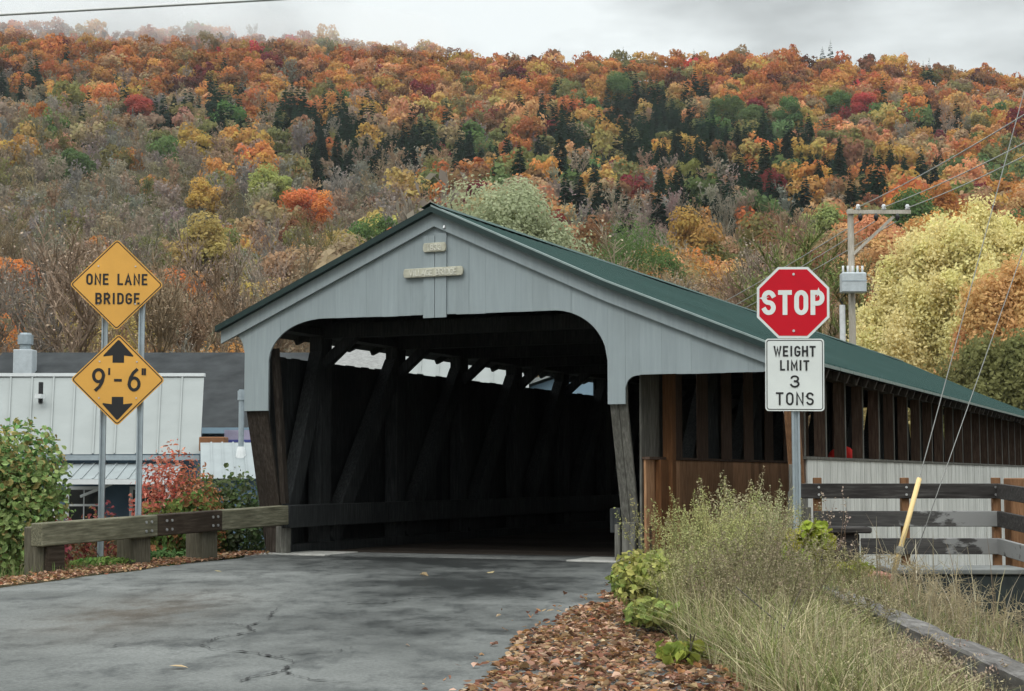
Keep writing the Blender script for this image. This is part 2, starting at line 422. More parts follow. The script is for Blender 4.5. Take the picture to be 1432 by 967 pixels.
# ------------------------------------------------------------------ terrain: one sheet, river valley, far hillside
def sstep(a, b, x):
    t = np.clip((x - a) / (b - a), 0, 1); return t * t * (3 - 2 * t)
RIV = np.array([(-140, -20), (-40, 23), (-15, 31), (5.5, 36.5), (25, 43), (60, 58), (200, 110)], float)
def river_dist(x, y):
    best = np.full(np.shape(x), 1e9)
    for a, b in zip(RIV[:-1], RIV[1:]):
        d = b - a; t = np.clip(((x - a[0]) * d[0] + (y - a[1]) * d[1]) / (d @ d), 0, 1)
        best = np.minimum(best, np.hypot(x - a[0] - t * d[0], y - a[1] - t * d[1]))
    return best
def vnoise(x, y, s, seed=0):
    x = np.asarray(x, float) / s + seed * 17.3; y = np.asarray(y, float) / s + seed * 9.1
    xi = np.floor(x).astype(np.int64); yi = np.floor(y).astype(np.int64); fx = x - xi; fy = y - yi
    fx = fx * fx * (3 - 2 * fx); fy = fy * fy * (3 - 2 * fy)
    def h(a, b):
        n = (a * 374761393 + b * 668265263 + seed * 1442695) & 0x7fffffff
        n = ((n ^ (n >> 13)) * 1274126177) & 0x7fffffff
        return ((n ^ (n >> 16)) & 0xffff) / 65535.0
    return (h(xi, yi) * (1 - fx) + h(xi + 1, yi) * fx) * (1 - fy) + (h(xi, yi + 1) * (1 - fx) + h(xi + 1, yi + 1) * fx) * fy
# skyline of the tree tops in the photograph -> tangent of elevation of the ridge
SKX = np.array([-400, 0, 200, 400, 500, 600, 700, 780, 880, 1000, 1100, 1200, 1300, 1432, 1800])
SKY = np.array([24, 30, 40, 47, 54, 64, 78, 82, 80, 74, 74, 82, 95, 108, 150])
YR = 720.0
def ridge_h(x):
    px = 716 + FPX * np.asarray(x) / YR * 0.965
    py = np.interp(px, SKX, SKY)
    b = (483.5 - py) / FPX
    t = (math.sin(TH) + b * math.cos(TH)) / (math.cos(TH) - b * math.sin(TH))
    return t * YR + EYE - 10.5
def terrain(x, y):
    x = np.asarray(x, float); y = np.asarray(y, float)
    t = np.clip((y - 108) / (YR - 108), 0, 1.0)
    hill = ridge_h(x) * (0.50 * t + 0.50 * t * t) + 5.0 * sstep(0.05, 0.3, t) * (1 - sstep(0.8, 1, t)) * (vnoise(x, y, 70, 3) - 0.5) * 2
    hill = np.where(y > YR, ridge_h(x) - (y - YR) * 0.12, hill)
    val = -4.2 * (1 - sstep(5.5, 13.0, river_dist(x, y)))
    near = 0.03 * (vnoise(x, y, 1.3, 5) - 0.5) * (1 - sstep(60, 110, y)) - 0.035
    bank = 0.22 * np.exp(-((x - 2.75) / 0.75) ** 2) * sstep(9, 14, y) * (1 - sstep(18, 20, y))
    fall = -0.95 * sstep(3.25, 4.6, x) * sstep(6, 14, y) * (1 - sstep(40, 46, y))
    lfall = -1.0 * sstep(0.6, 4.0, (-4.05 - x) + (y - 21.0) * 0.245) * sstep(12, 18, y) * (1 - sstep(40, 50, y))
    return hill + val + near + bank + fall + lfall
def H(x, y): return float(terrain(np.array([x]), np.array([y]))[0])
def axis(segs):
    out = []
    for a, b, s in segs: out += list(np.arange(a, b, s))
    return np.array(out + [segs[-1][1]])
gx = axis([(-900, -200, 35), (-200, -40, 8), (-40, -12, 2), (-12, 12, 0.4), (12, 40, 2), (40, 200, 8), (200, 900, 35)])
gy = axis([(-120, -10, 10), (-10, 4, 1.0), (4, 26, 0.4), (26, 60, 1.5), (60, 130, 5), (130, 760, 15), (760, 1700, 60)])
GX, GY = np.meshgrid(gx, gy); GZ = terrain(GX, GY)
nx = len(gx); ny = len(gy)
idx = np.arange(nx * ny).reshape(ny, nx)
F = np.stack([idx[:-1, :-1], idx[:-1, 1:], idx[1:, 1:], idx[1:, :-1]], -1).reshape(-1, 4)
tag(link('ground', mesh_np('ground', np.stack([GX, GY, GZ], -1).reshape(-1, 3), F, smooth=True), MATS['ground']), kind='structure')
w = MB()
for a, b in zip(RIV[:-1], RIV[1:]):
    n = np.array([-(b - a)[1], (b - a)[0]]); n = n / np.linalg.norm(n) * 11
    w.poly([(*(a - n), -3.2), (*(b - n), -3.2), (*(b + n), -3.2), (*(a + n), -3.2)])
me = bpy.data.meshes.new('river'); me.from_pydata([(v[0], v[1], v[2] + 0.004 * (i // 4)) for i, v in enumerate(w.v)], [], w.f)
tag(link('river', me, MATS['water']), kind='structure')

# ------------------------------------------------------------------ road
LE = [(-16, -14), (-11.5, -4), (-8.0, 4), (-6.4, 10), (-5.35, 15), (-4.75, 17.5), (-4.05, 20.5), (-3.5, 22.6), (-3.15, 23.6)]
RE = [(3.5, -14), (2.2, -4), (1.5, 4), (1.35, 8), (1.4, 11), (1.45, 14), (1.6, 17), (1.75, 20), (1.85, 21.2), (1.62, 22.0)]
ts = np.linspace(0, 1, 140)
def edge(P, t, amp, seed):
    P = np.array(P, float); y = P[0][1] + (P[-1][1] - P[0][1]) * t
    x = np.interp(y, P[:, 1], P[:, 0]) + amp * (vnoise(y, y * 0 + seed, 0.5, seed) - 0.5)
    return np.stack([x, y], -1)
le = edge(LE, ts, 0.16, 1); re = edge(RE, ts, 0.25, 2)
V = []; NX = 24
for a, b in zip(le, re):
    for k in range(NX + 1):
        t = k / NX; q = a * (1 - t) + b * t
        V.append((q[0], q[1], 0.0 + 0.012 * float(vnoise(q[0], q[1], 1.7, 8)) - 0.01 - (0.012 if k in (0, NX) else 0)))
idx = np.arange(len(V)).reshape(len(ts), NX + 1)
F = np.stack([idx[:-1, :-1], idx[:-1, 1:], idx[1:, 1:], idx[1:, :-1]], -1).reshape(-1, 4)
road = tag(link('road', mesh_np('road', V, F, smooth=True), MATS['road']), kind='structure')
plain('crack', (0.012, 0.012, 0.012), 0.9)
def gpt(x, y, z=0.0):
    r = ray(x, y); r = r * ((z - EYE) / r[2]); return (r[0], r[1])
ck = MB()
for pts, w0 in (([(388, 852), (376, 866), (346, 878), (356, 884), (318, 890), (296, 896), (280, 903), (300, 910), (348, 913), (385, 920), (412, 926), (398, 938), (404, 944), (440, 953), (520, 957)], 0.012),
                ([(398, 938), (380, 944), (352, 948), (330, 956)], 0.008), ([(346, 878), (330, 874), (300, 872)], 0.007), ([(385, 920), (420, 915), (470, 913), (500, 905)], 0.006), ([(150, 905), (210, 898), (280, 903)], 0.006), ([(640, 862), (600, 872), (560, 876)], 0.006), ([(486, 844), (540, 842), (575, 836), (628, 834)], 0.012), ([(660, 838), (720, 836), (790, 842)], 0.012), ([(700, 850), (780, 848)], 0.012)):
    P = []
    for a, b in zip(pts[:-1], pts[1:]):
        for k in range(9):
            t = k / 9; P.append(gpt(a[0] + (b[0] - a[0]) * t + random.uniform(-3, 3), a[1] + (b[1] - a[1]) * t + random.uniform(-0.8, 0.8)))
    for a, b in zip(P[:-1], P[1:]):
        d = Vector((b[0] - a[0], b[1] - a[1])); n = Vector((-d.y, d.x)).normalized() * w0 * random.choice((0.2, 0.4, 0.7, 1.3))
        n2 = n * random.uniform(0.4, 1.1)
        ck.poly([(a[0] - n.x, a[1] - n.y, 0.0085), (b[0] - n2.x, b[1] - n2.y, 0.0085), (b[0] + n2.x, b[1] + n2.y, 0.0085), (a[0] + n.x, a[1] + n.y, 0.0085)])
ck.build('crack', MATS['crack'], road)

# ------------------------------------------------------------------ lettering drawn as strokes
def arc(cx, cy, rx, ry, a0, a1, n=12):
    return [(cx + rx * math.cos(R(a0 + (a1 - a0) * k / n)), cy + ry * math.sin(R(a0 + (a1 - a0) * k / n))) for k in range(n + 1)]
def glyph(c, w):
    h = 1.0; r = w / 2
    if c == 'O': return [arc(r, h - r, r, r, 0, 180) + arc(r, r, r, r, 180, 360) + [(w, h - r)]]
    if c == 'S': return [arc(r, .75, r, .25, 25, 180, 10) + arc(r, .75, r, .25, 180, 268, 6) + arc(r, .25, r, .25, 90, -155, 14)]
    if c == 'G': return [arc(r, h - r, r, r, 25, 180) + arc(r, r, r, r, 180, 360) + [(w, .45), (w * .55, .45)]]
    if c == 'D': return [[(0, 0), (0, 1), (w * .4, 1)] + arc(w * .45, 1 - .3, w * .55, .3, 90, 0, 8) + arc(w * .45, .3, w * .55, .3, 0, -90, 8) + [(0, 0)]]
    if c == 'B': return [[(0, 0), (0, 1)], [(0, .53), (w * .5, .53)] + arc(w * .55, .765, w * .4, .235, -90, 90, 10) + [(0, 1)], [(0, 0), (w * .5, 0)] + arc(w * .55, .265, w * .45, .265, -90, 90, 10)]
    if c == 'P': return [[(0, 0), (0, 1)], [(0, 1), (w * .5, 1)] + arc(w * .5, .73, w * .5, .27, 90, -90, 10) + [(0, .46)]]
    if c == 'R': return [[(0, 0), (0, 1)], [(0, 1), (w * .5, 1)] + arc(w * .5, .74, w * .5, .26, 90, -90, 10) + [(0, .48)], [(w * .5, .48), (w, 0)]]
    if c == 'A': return [[(0, 0), (w / 2, 1), (w, 0)], [(w * .2, .3), (w * .8, .3)]]
    if c == 'E': return [[(w, 1), (0, 1), (0, 0), (w, 0)], [(0, .52), (w * .85, .52)]]
    if c == 'F': return [[(w, 1), (0, 1), (0, 0)], [(0, .52), (w * .85, .52)], [(w * 0.9, 0), (w, 0)]]
    if c == 'H': return [[(0, 0), (0, 1)], [(w, 0), (w, 1)], [(0, .52), (w, .52)]]
    if c == 'I': return [[(w / 2, 0), (w / 2, 1)]]
    if c == 'L': return [[(0, 1), (0, 0), (w, 0)]]
    if c == 'M': return [[(0, 0), (0, 1), (w / 2, .25), (w, 1), (w, 0)]]
    if c == 'N': return [[(0, 0), (0, 1), (w, 0), (w, 1)]]
    if c == 'T': return [[(0, 1), (w, 1)], [(w / 2, 1), (w / 2, 0)]]
    if c == 'V': return [[(0, 1), (w / 2, 0), (w, 1)]]
    if c == 'W': return [[(0, 1), (w * .25, 0), (w * .5, .85), (w * .75, 0), (w, 1)]]
    if c == '1': return [[(w * .15, .8), (w * .5, 1), (w * .5, 0)]]
    if c == '3': return [arc(r, .75, r * .9, .25, 160, -90, 12) , arc(r, .25, r, .27, 90, -165, 14)]
    if c == '8': return [arc(r, .75, r * .85, .25, 0, 360, 16), arc(r, .26, r, .26, 0, 360, 16)]
    if c == '6': return [arc(r, .3, r, .3, 0, 360, 18), [(0, .3)] + [(w * .12, .6), (w * .4, .85), (w * .72, 1.0)]]
    if c == '9': return [arc(r, .7, r, .3, 0, 360, 18), [(w, .7)] + [(w * .88, .4), (w * .6, .15), (w * .28, 0)]]
    if c == '-': return [[(0, .48), (w, .48)]]
    if c == "'": return [[(w / 2, 1.12), (w / 2, .88)]]
    if c == '"': return [[(w * .25, 1.12), (w * .25, .88)], [(w * .75, 1.12), (w * .75, .88)]]
    return []
NARROW = {'I': 0.18, '1': 0.4, "'": 0.12, '"': 0.26, ' ': 0.42, '-': 0.36, 'W': 0.78, 'M': 0.68, 'A': 0.62, 'E': 0.46, 'L': 0.44, 'F': 0.46}
def text(mb, s, cx, base, height, total, stroke, m, z=0.0, t0=0.003, gap=0.22):
    """words centred on cx, fitted to the width total; x right, y up in the plane of m"""
    ws = [NARROW.get(c, 0.56) for c in s]; tw = sum(ws) + gap * (len(s) - 1)
    sx = (total - stroke) / tw; x = cx - (total - stroke) / 2; hh = height - stroke
    for c, wd in zip(s, ws):
        for gi, st in enumerate(glyph(c, wd)):
            t = t0 + 0.002 * gi
            pts = [Vector((x + p[0] * sx, base + stroke / 2 + p[1] * hh)) for p in st]
            closed = (pts[0] - pts[-1]).length < 1e-5
            if closed: pts = pts[:-1]
            n = len(pts); off = []
            for k in range(n):
                a = pts[(k - 1) % n] if (closed or k > 0) else None; b = pts[(k + 1) % n] if (closed or k < n - 1) else None
                d1 = (pts[k] - a).normalized() if a is not None else (b - pts[k]).normalized(); d2 = (b - pts[k]).normalized() if b is not None else d1
                t_ = (d1 + d2); t_ = t_.normalized() if t_.length > 0.2 else d1
                nn = Vector((-t_.y, t_.x)); sc = 1 / max(0.45, nn.dot(Vector((-d1.y, d1.x))))
                e = Vector((0, 0))
                if not closed and k == 0: e = -d1 * stroke * 0.48
                if not closed and k == n - 1: e = d1 * stroke * 0.48
                off.append((pts[k] + e + nn * stroke / 2 * sc, pts[k] + e - nn * stroke / 2 * sc))
            i = len(mb.v)
            for l, r in off:
                mb.v.append(tuple(m @ Vector((l.x, l.y, z)))); mb.v.append(tuple(m @ Vector((r.x, r.y, z))))
                mb.v.append(tuple(m @ Vector((l.x, l.y, z + t)))); mb.v.append(tuple(m @ Vector((r.x, r.y, z + t))))
            for k in range(n if closed else n - 1):
                a = i + 4 * k; b = i + 4 * ((k + 1) % n)
                mb.f += [(a + 2, b + 2, b + 3, a + 3), (a, b, b + 2, a + 2), (a + 1, a + 3, b + 3, b + 1)]
        x += (wd + gap) * sx

# ------------------------------------------------------------------ the covered bridge (local axes: x across, y along, z up, deck at 0)
bridge = tag(empty('covered_bridge', (B0[0], B0[1], 0), -PSI),
             'grey blue wooden covered bridge with green metal roof and side walkway', 'covered bridge')
BL = 32.0
UA, ZA = 2.58, 4.633
def roof_z(u):
    if u <= UA: return ZA - 0.4346 * (UA - u)
    if u <= 5.0: return ZA - 0.457 * (u - UA)
    return ZA - 0.457 * (5.0 - UA) - 0.408 * (u - 5.0)
UE_L, UE_R = -0.79, 7.76
def face_bottom(u):
    if u < -0.39:
        t = min(1, max(0, (u + 0.65) / 0.26)); return 2.75 + 0.33 * math.sqrt(max(0, 1 - t * t))
    if u < 0: return 1.98
    if u < 0.85: return 2.645 + 0.57 * math.sqrt(max(0, 1 - ((0.85 - u) / 0.85) ** 2))
    if u < 4.25: return 3.215 - 0.03 * (u - 0.85) / 3.4
    if u < 5.0: return 2.5 + 0.685 * math.sqrt(max(0, 1 - ((u - 4.25) / 0.75) ** 2))
    if u < 5.235: return 1.98
    if u < 5.40: return 2.17 + 0.165 * math.sqrt(max(0, 1 - ((5.40 - u) / 0.165) ** 2))
    if u < 7.02: return 2.335
    if u < 7.2: return 2.155 + 0.18 * math.sqrt(max(0, 1 - ((u - 7.02) / 0.18) ** 2))
    if u < 7.44: return 1.98
    t = min(1, max(0, (u - 7.44) / 0.2)); return 2.1 + 0.2 * t
sid = MB()
cuts = [-0.65, -0.39, 0.0]
u = 0.0
while u < 4.8: u += random.choice((0.19, 0.24, 0.24, 0.29)); cuts.append(round(u, 3))
cuts = [c for c in cuts if c < 4.9] + [5.0, 5.235]
u = 5.235
while u < 7.0: u += random.choice((0.19, 0.24, 0.29)); cuts.append(round(u, 3))
cuts = [c for c in cuts if c < 7.1 ] + [7.2, 7.44, 7.62]
for a, b in zip(cuts[:-1], cuts[1:]):
    a2, b2 = a + 0.0006, b - 0.0006; dz = random.uniform(-0.005, 0.005); dv = random.uniform(0, 0.004); n = 8
    us = [a2 + (b2 - a2) * k / n for k in range(n + 1)]
    top = [(q, roof_z(q) - 0.1) for q in us]; bot = [(q, face_bottom(min(max(q, a + 1e-4), b - 1e-4)) + dz) for q in us]
    i = len(sid.v)
    for v in (0.0 + dv, 0.028 + dv):
        for q, z in top: sid.v.append((q, v, z))
        for q, z in bot: sid.v.append((q, v, z))
    m = n + 1
    for k in range(n):
        sid.f.append((i + k, i + k + 1, i + m + k + 1, i + m + k)); sid.f.append((i + 2 * m + k, i + 3 * m + k, i + 3 * m + k + 1, i + 2 * m + k + 1))
        sid.f.append((i + m + k, i + m + k + 1, i + 3 * m + k + 1, i + 3 * m + k)); sid.f.append((i + k, i + 2 * m + k, i + 2 * m + k + 1, i + k + 1))
    for k in (0, n): sid.f.append((i + k, i + m + k, i + 3 * m + k, i + 2 * m + k))
sid.build('gable_siding', MATS['facade'], bridge)
bk = MB()      # plain frame behind the boards keeps daylight out of the joints
for a, b in zip(cuts[:-1], cuts[1:]):
    n = 6
    for k in range(n):
        u0 = a + (b - a) * k / n; u1 = a + (b - a) * (k + 1) / n
        z0 = max(face_bottom(u0 + 1e-4), face_bottom(u1 - 1e-4)) + 0.02
        bk.poly([(u0, 0.037, z0), (u1, 0.037, z0), (u1, 0.037, roof_z(u1) - 0.12), (u0, 0.037, roof_z(u0) - 0.12)])
bk.build('gable_backing', MATS['interior timber'], bridge)
for nm, us in (('bargeboard', [UE_L + 0.04, UA]), ('bargeboard', [UA, 5.0, UE_R - 0.03])):
    f = MB()
    for (z_t, z_b, v0, v1) in ((0.075, 0.262, -0.055, -0.012),):
        for a, b in zip(us[:-1], us[1:]):
            P = [(a, roof_z(a) - z_t), (b, roof_z(b) - z_t), (b, roof_z(b) - z_b), (a, roof_z(a) - z_b)]
            i = len(f.v)
            for v in (v0, v1): f.v += [(q, v, z) for q, z in P]
            for q in ((0, 1, 2, 3), (7, 6, 5, 4), (0, 4, 5, 1), (1, 5, 6, 2), (2, 6, 7, 3), (3, 7, 4, 0)): f.f.append(tuple(i + k for k in q))
    f.build(nm, MATS['facade'], bridge)
t = MB(); t.box((2.41, -0.024, 3.16), (2.575, -0.003, 4.25)); t.box((2.585, -0.026, 3.16), (2.75, -0.003, 4.28))
t.build('centre_batten', MATS['facade'], bridge)
# carved name boards
def plaque(u0, u1, z0, z1, words, ht, tot):
    h = (z1 - z0) / 2; c = (z0 + z1) / 2; pts = []
    for k in range(9): a = R(-60 + 120 * k / 8); pts.append((u1 - h * 0.6 + h * 0.6 * math.cos(a), c + h * math.sin(a)))
    for k in range(9): a = R(120 + 120 * k / 8); pts.append((u0 + h * 0.6 + h * 0.6 * math.cos(a), c + h * math.sin(a)))
    m = Matrix(((1, 0, 0, 0), (0, 0, -1, -0.028), (0, 1, 0, 0), (0, 0, 0, 1)))
    pb = MB(); pb.prism(pts, m, 0.035); o = pb.build('name_plaque', MATS['plaque wood'], bridge, bevel=0.006)
    lb = MB(); text(lb, words, (u0 + u1) / 2, c - ht / 2, ht, tot, ht * 0.16, m, z=0.035, t0=0.006)
    lb.build('lettering', MATS['plaque letter'], o)
plaque(2.42, 2.76, 4.02, 4.16, '1833', 0.085, 0.22)
plaque(2.13, 3.01, 3.69, 3.83, 'VILLAGE BRIDGE', 0.088, 0.70)
lk = MB(); lk.tube([(2.735, -0.004, 4.365), (2.735, -0.05, 4.36), (2.735, -0.06, 4.33)], 0.02, 6); lk.build('small_lamp', MATS['bolt steel'], bridge)

# roof: ribbed metal sheets
def roof_sheet(us, name):
    vs = []; pitch = 0.3; v = -0.14
    while v < BL + 0.1:
        vs += [(v, 0), (v + pitch - 0.09, 0), (v + pitch - 0.055, 0), (v + pitch - 0.04, 0.036), (v + pitch - 0.012, 0.036)]; v += pitch
    V = []; n = len(us)
    for (v, h) in vs:
        for u in us: V.append((u, v, roof_z(u) + h - 0.02 + 0.012 * math.sin(v * 0.9 + u)))
    idx = np.arange(len(V)).reshape(len(vs), n)
    F = np.stack([idx[:-1, :-1], idx[:-1, 1:], idx[1:, 1:], idx[1:, :-1]], -1).reshape(-1, 4)
    me = mesh_np(name, V, F); me.materials.append(MATS['roof']); me.materials.append(MATS['roof trim and seam shade']); me.polygons.foreach_set('material_index', np.repeat((np.arange(len(vs) - 1) % 5 == 1).astype(np.int32), n - 1)); return link(name, me, None, bridge)  # second material paints the seam shadow as a dark strip beside each rib
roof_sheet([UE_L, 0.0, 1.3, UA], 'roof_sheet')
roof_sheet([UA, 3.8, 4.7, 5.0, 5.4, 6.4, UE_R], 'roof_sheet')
b = MB()     # boarding under the sheets
for us in ([UE_L + 0.02, UA], [UA, 5.0], [5.0, UE_R - 0.02]):
    a, c = us; b.poly([(a, -0.06, roof_z(a) - 0.06), (c, -0.06, roof_z(c) - 0.06), (c, BL, roof_z(c) - 0.06), (a, BL, roof_z(a) - 0.06)])
b.build('roof_boarding', MATS['interior timber'], bridge)
e = MB()     # dark rake trim along the gable edge, and drip edges
for a, c in ((UE_L, UA), (UA, 5.0), (5.0, UE_R)):
    i = len(e.v)
    for v in (-0.15, -0.06):
        e.v += [(a, v, roof_z(a) - 0.005), (c, v, roof_z(c) - 0.005), (c, v, roof_z(c) - 0.085), (a, v, roof_z(a) - 0.085)]
    for q in ((0, 1, 2, 3), (7, 6, 5, 4), (0, 4, 5, 1), (1, 5, 6, 2), (2, 6, 7, 3), (3, 7, 4, 0)): e.f.append(tuple(i + k for k in q))
e.build('rake_trim', MATS['roof trim and seam shade'], bridge)
e = MB()
for a, c in ((UA, 5.0), (5.0, UE_R)):
    e.poly([(a, -0.152, roof_z(a) + 0.012), (c, -0.152, roof_z(c) + 0.012), (c, -0.152, roof_z(c) - 0.012), (a, -0.152, roof_z(a) - 0.012)])
    e.poly([(a, -0.152, roof_z(a) + 0.012), (c, -0.152, roof_z(c) + 0.012), (c, -0.1, roof_z(c) + 0.014), (a, -0.1, roof_z(a) + 0.014)])
e.build('rake_flashing', MATS['roof trim pale'], bridge)
e = MB(); e.poly([(UA - 0.14, -0.16, roof_z(UA - 0.14) + 0.03), (UA, -0.16, ZA + 0.045), (UA, BL, ZA + 0.045), (UA - 0.14, BL, roof_z(UA - 0.14) + 0.03)])
e.poly([(UA + 0.14, -0.16, roof_z(UA + 0.14) + 0.03), (UA, -0.16, ZA + 0.045), (UA, BL, ZA + 0.045), (UA + 0.14, BL, roof_z(UA + 0.14) + 0.03)])
e.build('ridge_cap', MATS['roof'], bridge)
e = MB(); v = -0.1
while v < BL:
    l = random.uniform(0.7, 0.95); e.box((UE_R - 0.004, v, roof_z(UE_R) - 0.035), (UE_R + 0.008, v + l - 0.03, roof_z(UE_R) + 0.004)); v += l
e.build('drip_edge', MATS['roof trim pale'], bridge)
# rafters, ties, knees
raf = MB(); v = 0.35
while v < BL:
    raf.beam((UE_L + 0.05, v, roof_z(UE_L + 0.05) - 0.105), (UA, v, ZA - 0.105), 0.08, 0.085); raf.beam((UA, v, ZA - 0.13), (5.0, v, roof_z(5.0) - 0.13), 0.08, 0.13); v += 0.777
raf.build('rafters', MATS['interior timber'], bridge)
v = 0.25; tails = MB()
while v < BL:
    tails.beam((5.0, v, roof_z(5.0) - 0.13), (UE_R - 0.04, v, roof_z(UE_R - 0.04) - 0.115), 0.07, 0.12); v += 0.56
tails.build('walkway_rafters', MATS['dark old timber'], bridge)
POSTS = [1.52 + 2.33 * k for k in range(13)]
for v in POSTS:
    MB().box((-0.3, v + 0.02, 3.1), (5.28, v + 0.22, 3.3)).build('tie_beam', MATS['interior timber'], bridge)
# trusses
def truss(u0, u1, mat, side):
    tp = 3.3 if side < 0 else 3.2
    MB().box((u0, 0.55, -0.15), (u1, BL - 0.3, 0.12)).build('bottom_chord', mat, bridge)
    MB().box((u0, 0.5, 3.13), (u1, BL - 0.3, 3.235)).build('top_chord', mat, bridge)
    for k, v in enumerate(POSTS):
        MB().box((u0 + 0.02, v, 0.12), (u1 - 0.02, v + 0.3, 3.13)).build('truss_post', mat, bridge, bevel=0.008)
        n = MB()
        if side < 0: n.beam((u1 - 0.03, v + 0.12, 2.72), (u1 + 0.5, v + 0.12, 3.16), 0.14, 0.14)
        else: n.beam((u0 + 0.03, v + 0.12, 2.72), (u0 - 0.5, v + 0.12, 3.16), 0.14, 0.14)
        n.build('knee_brace', mat, bridge)
        if k + 1 < len(POSTS):
            va, vb = (v + 0.42, v + 2.42) if k < 6 else (v + 2.25, v + 0.25)
            MB().beam(((u0 + u1) / 2, va, 0.14), ((u0 + u1) / 2, vb, 2.86), (u1 - u0) * 0.8, 0.3, up=(0, 1, 0)).build('truss_brace', mat, bridge, bevel=0.008)
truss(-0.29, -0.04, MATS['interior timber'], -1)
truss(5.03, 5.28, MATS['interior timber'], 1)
MB().beam((-0.16, 0.62, 0.1), (-0.16, 1.62, 2.86), 0.2, 0.26, up=(0, 1, 0)).build('truss_brace', MATS['interior timber'], bridge, bevel=0.008)
# left wall boards, open under the eave
lw = MB(); v = 0.62
while v < BL:
    wd = random.uniform(0.18, 0.26); lw.box((-0.385, v, -0.6), (-0.36, min(v + wd, BL) + 0.004, 2.78 + random.uniform(-0.008, 0.012) if v < 13.2 else 3.3)); v += wd
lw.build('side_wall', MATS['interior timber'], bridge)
# guard timbers inside
for (u, n) in ((-0.03, 'left'), (4.86, 'right')):
    g = MB(); v = 0.42
    while v < BL - 1: g.box((u, v, 0.36), (u + 0.14, v + 4.64, 0.675)); v += 4.66
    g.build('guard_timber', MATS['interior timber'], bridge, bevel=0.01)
dk = MB(); v = 1.25
while v < BL: dk.box((-0.3, v, -0.12), (5.28, v + 0.225, -0.012 + random.uniform(-0.004, 0.004))); v += 0.232
dk.build('deck_planks', MATS['dark old timber'], bridge)
dk = MB(); v = 0.7
while v < BL: dk.box((5.46, v, -0.06), (7.3, v + 0.15, 0.0)); v += 0.156
dk.build('walkway_planks', MATS['weathered grey board'], bridge)
# slanted end panels under the portal
def rake(u0, u1, mat, zb, name, nb):
    p = MB()
    for k in range(nb):
        a = u0 + (u1 - u0) * k / nb + 0.002; c = u0 + (u1 - u0) * (k + 1) / nb - 0.002; o = random.uniform(0, 0.012)
        P = [(0.05, 2.9), (0.05 + o, 1.99), (0.05 + (1.98 - zb) * 0.275 + o, zb)]
        i = len(p.v)
        for (v, z) in P: p.v += [(a, v, z), (c, v, z), (c, v + 0.045, z), (a, v + 0.045, z)]
        for r in range(2):
            for j in range(4): p.f.append((i + 4 * r + j, i + 4 * r + (j + 1) % 4, i + 4 * r + 4 + (j + 1) % 4, i + 4 * r + 4 + j))
        p.f += [(i, i + 1, i + 2, i + 3), (i + 8, i + 9, i + 10, i + 11)]
    return p.build(name, mat, bridge)
rake(-0.385, -0.05, MATS['dark old timber'], 0.02, 'end_panel', 2)
rake(5.01, 5.235, MATS['weathered grey board'], 0.45, 'end_panel', 2)
rake(7.22, 7.40, MATS['brown board'], 0.9, 'end_panel', 1)
MB().beam((-0.02, 0.2, 2.85), (0.0, 0.46, 0.7), 0.08, 0.1, up=(0, 1, 0)).build('raking_post', MATS['dark old timber'], bridge)
for a, c, v, z, m in ((-0.33, -0.14, 0.5, 0.7, 'dark old timber'), (-0.13, 0.05, 0.44, 0.38, 'weathered grey board'), (5.02, 5.2, 0.42, 0.5, 'weathered grey board'), (4.93, 5.0, 0.4, 0.47, 'weathered grey board'),
                   (5.21, 5.36, 0.5, 0.46, 'weathered grey board'), (7.2, 7.42, 0.3, 0.9, 'weathered grey board')):
    MB().box((a, v, -0.2), (c, v + 0.12, z)).build('end_stub', MATS[m], bridge, bevel=0.008)
# walkway: inner dado, posts, outer white wall with studs
sb = MB(); v = 0.36
while v < 1.4: sb.box((5.29, v, 0), (5.315, v + 0.17, 3.0)); v += 0.174
sb.build('end_boards', MATS['weathered grey board'], bridge)
db = MB(); v = 0.4
while v < 14: wd = random.uniform(0.16, 0.24); db.box((5.33, v, 0.0), (5.36, v + wd - 0.004, 1.29)); v += wd
db.build('walkway_dado', MATS['dado board'], bridge)
MB().box((5.3, 0.38, 1.292), (5.42, 14, 1.325)).build('dado_rail', MATS['stud brown'], bridge)
MB().box((5.37, 0.72, 0.0), (5.45, 1.0, 1.29)).build('dado_end', MATS['orange brown post'], bridge)
MB().box((5.37, 1.02, 0.0), (5.5, 1.18, 2.5)).build('walkway_post', MATS['orange brown post'], bridge, bevel=0.006)
pb = MB(); v = 1.5
while v < 12: pb.box((5.3, v, 1.326), (5.315, v + 0.5, 3.1)); v += 1.17
pb.build('inner_slats', MATS['stud brown'], bridge)
ww = MB(); v = 0.62
while v < BL:
    wd = random.choice((0.09, 0.11, 0.14, 0.17)); ww.box((7.345, v, -0.95), (7.365 + random.uniform(0, 0.008), v + wd - 0.003, 1.285)); v += wd
ww.build('walkway_wall', MATS['worn white board'], bridge)
MB().box((7.2, 0.55, 1.288), (7.39, BL, 1.322)).build('wall_cap', MATS['weathered grey board'], bridge)
MB().box((7.31, 0.5, -0.9), (7.343, 0.61, 1.286)).build('corner_board', MATS['stud brown'], bridge)
for k in range(27):
    v = 0.55 + 1.115 * k
    s = MB().box((7.2, v, 1.323), (7.345, v + 0.05, roof_z(7.3) - 0.13)).build('stud', MATS['stud brown'], bridge)
    MB().box((7.347, v - 0.002, 1.323), (7.356, v + 0.052, roof_z(7.3) - 0.16)).build('stud_edge', MATS['weathered grey board'], s)
MB().box((7.19, 0.1, roof_z(7.3) - 0.25), (7.36, BL, roof_z(7.3) - 0.13)).build('walkway_plate', MATS['dark old timber'], bridge)
gd = MB()
for u in (-0.2, 1.5, 3.5, 5.1, 7.2): gd.box((u - 0.15, 0.9, -0.75), (u + 0.15, BL, -0.13))
gd.build('girders', MATS['dark old timber'], bridge)
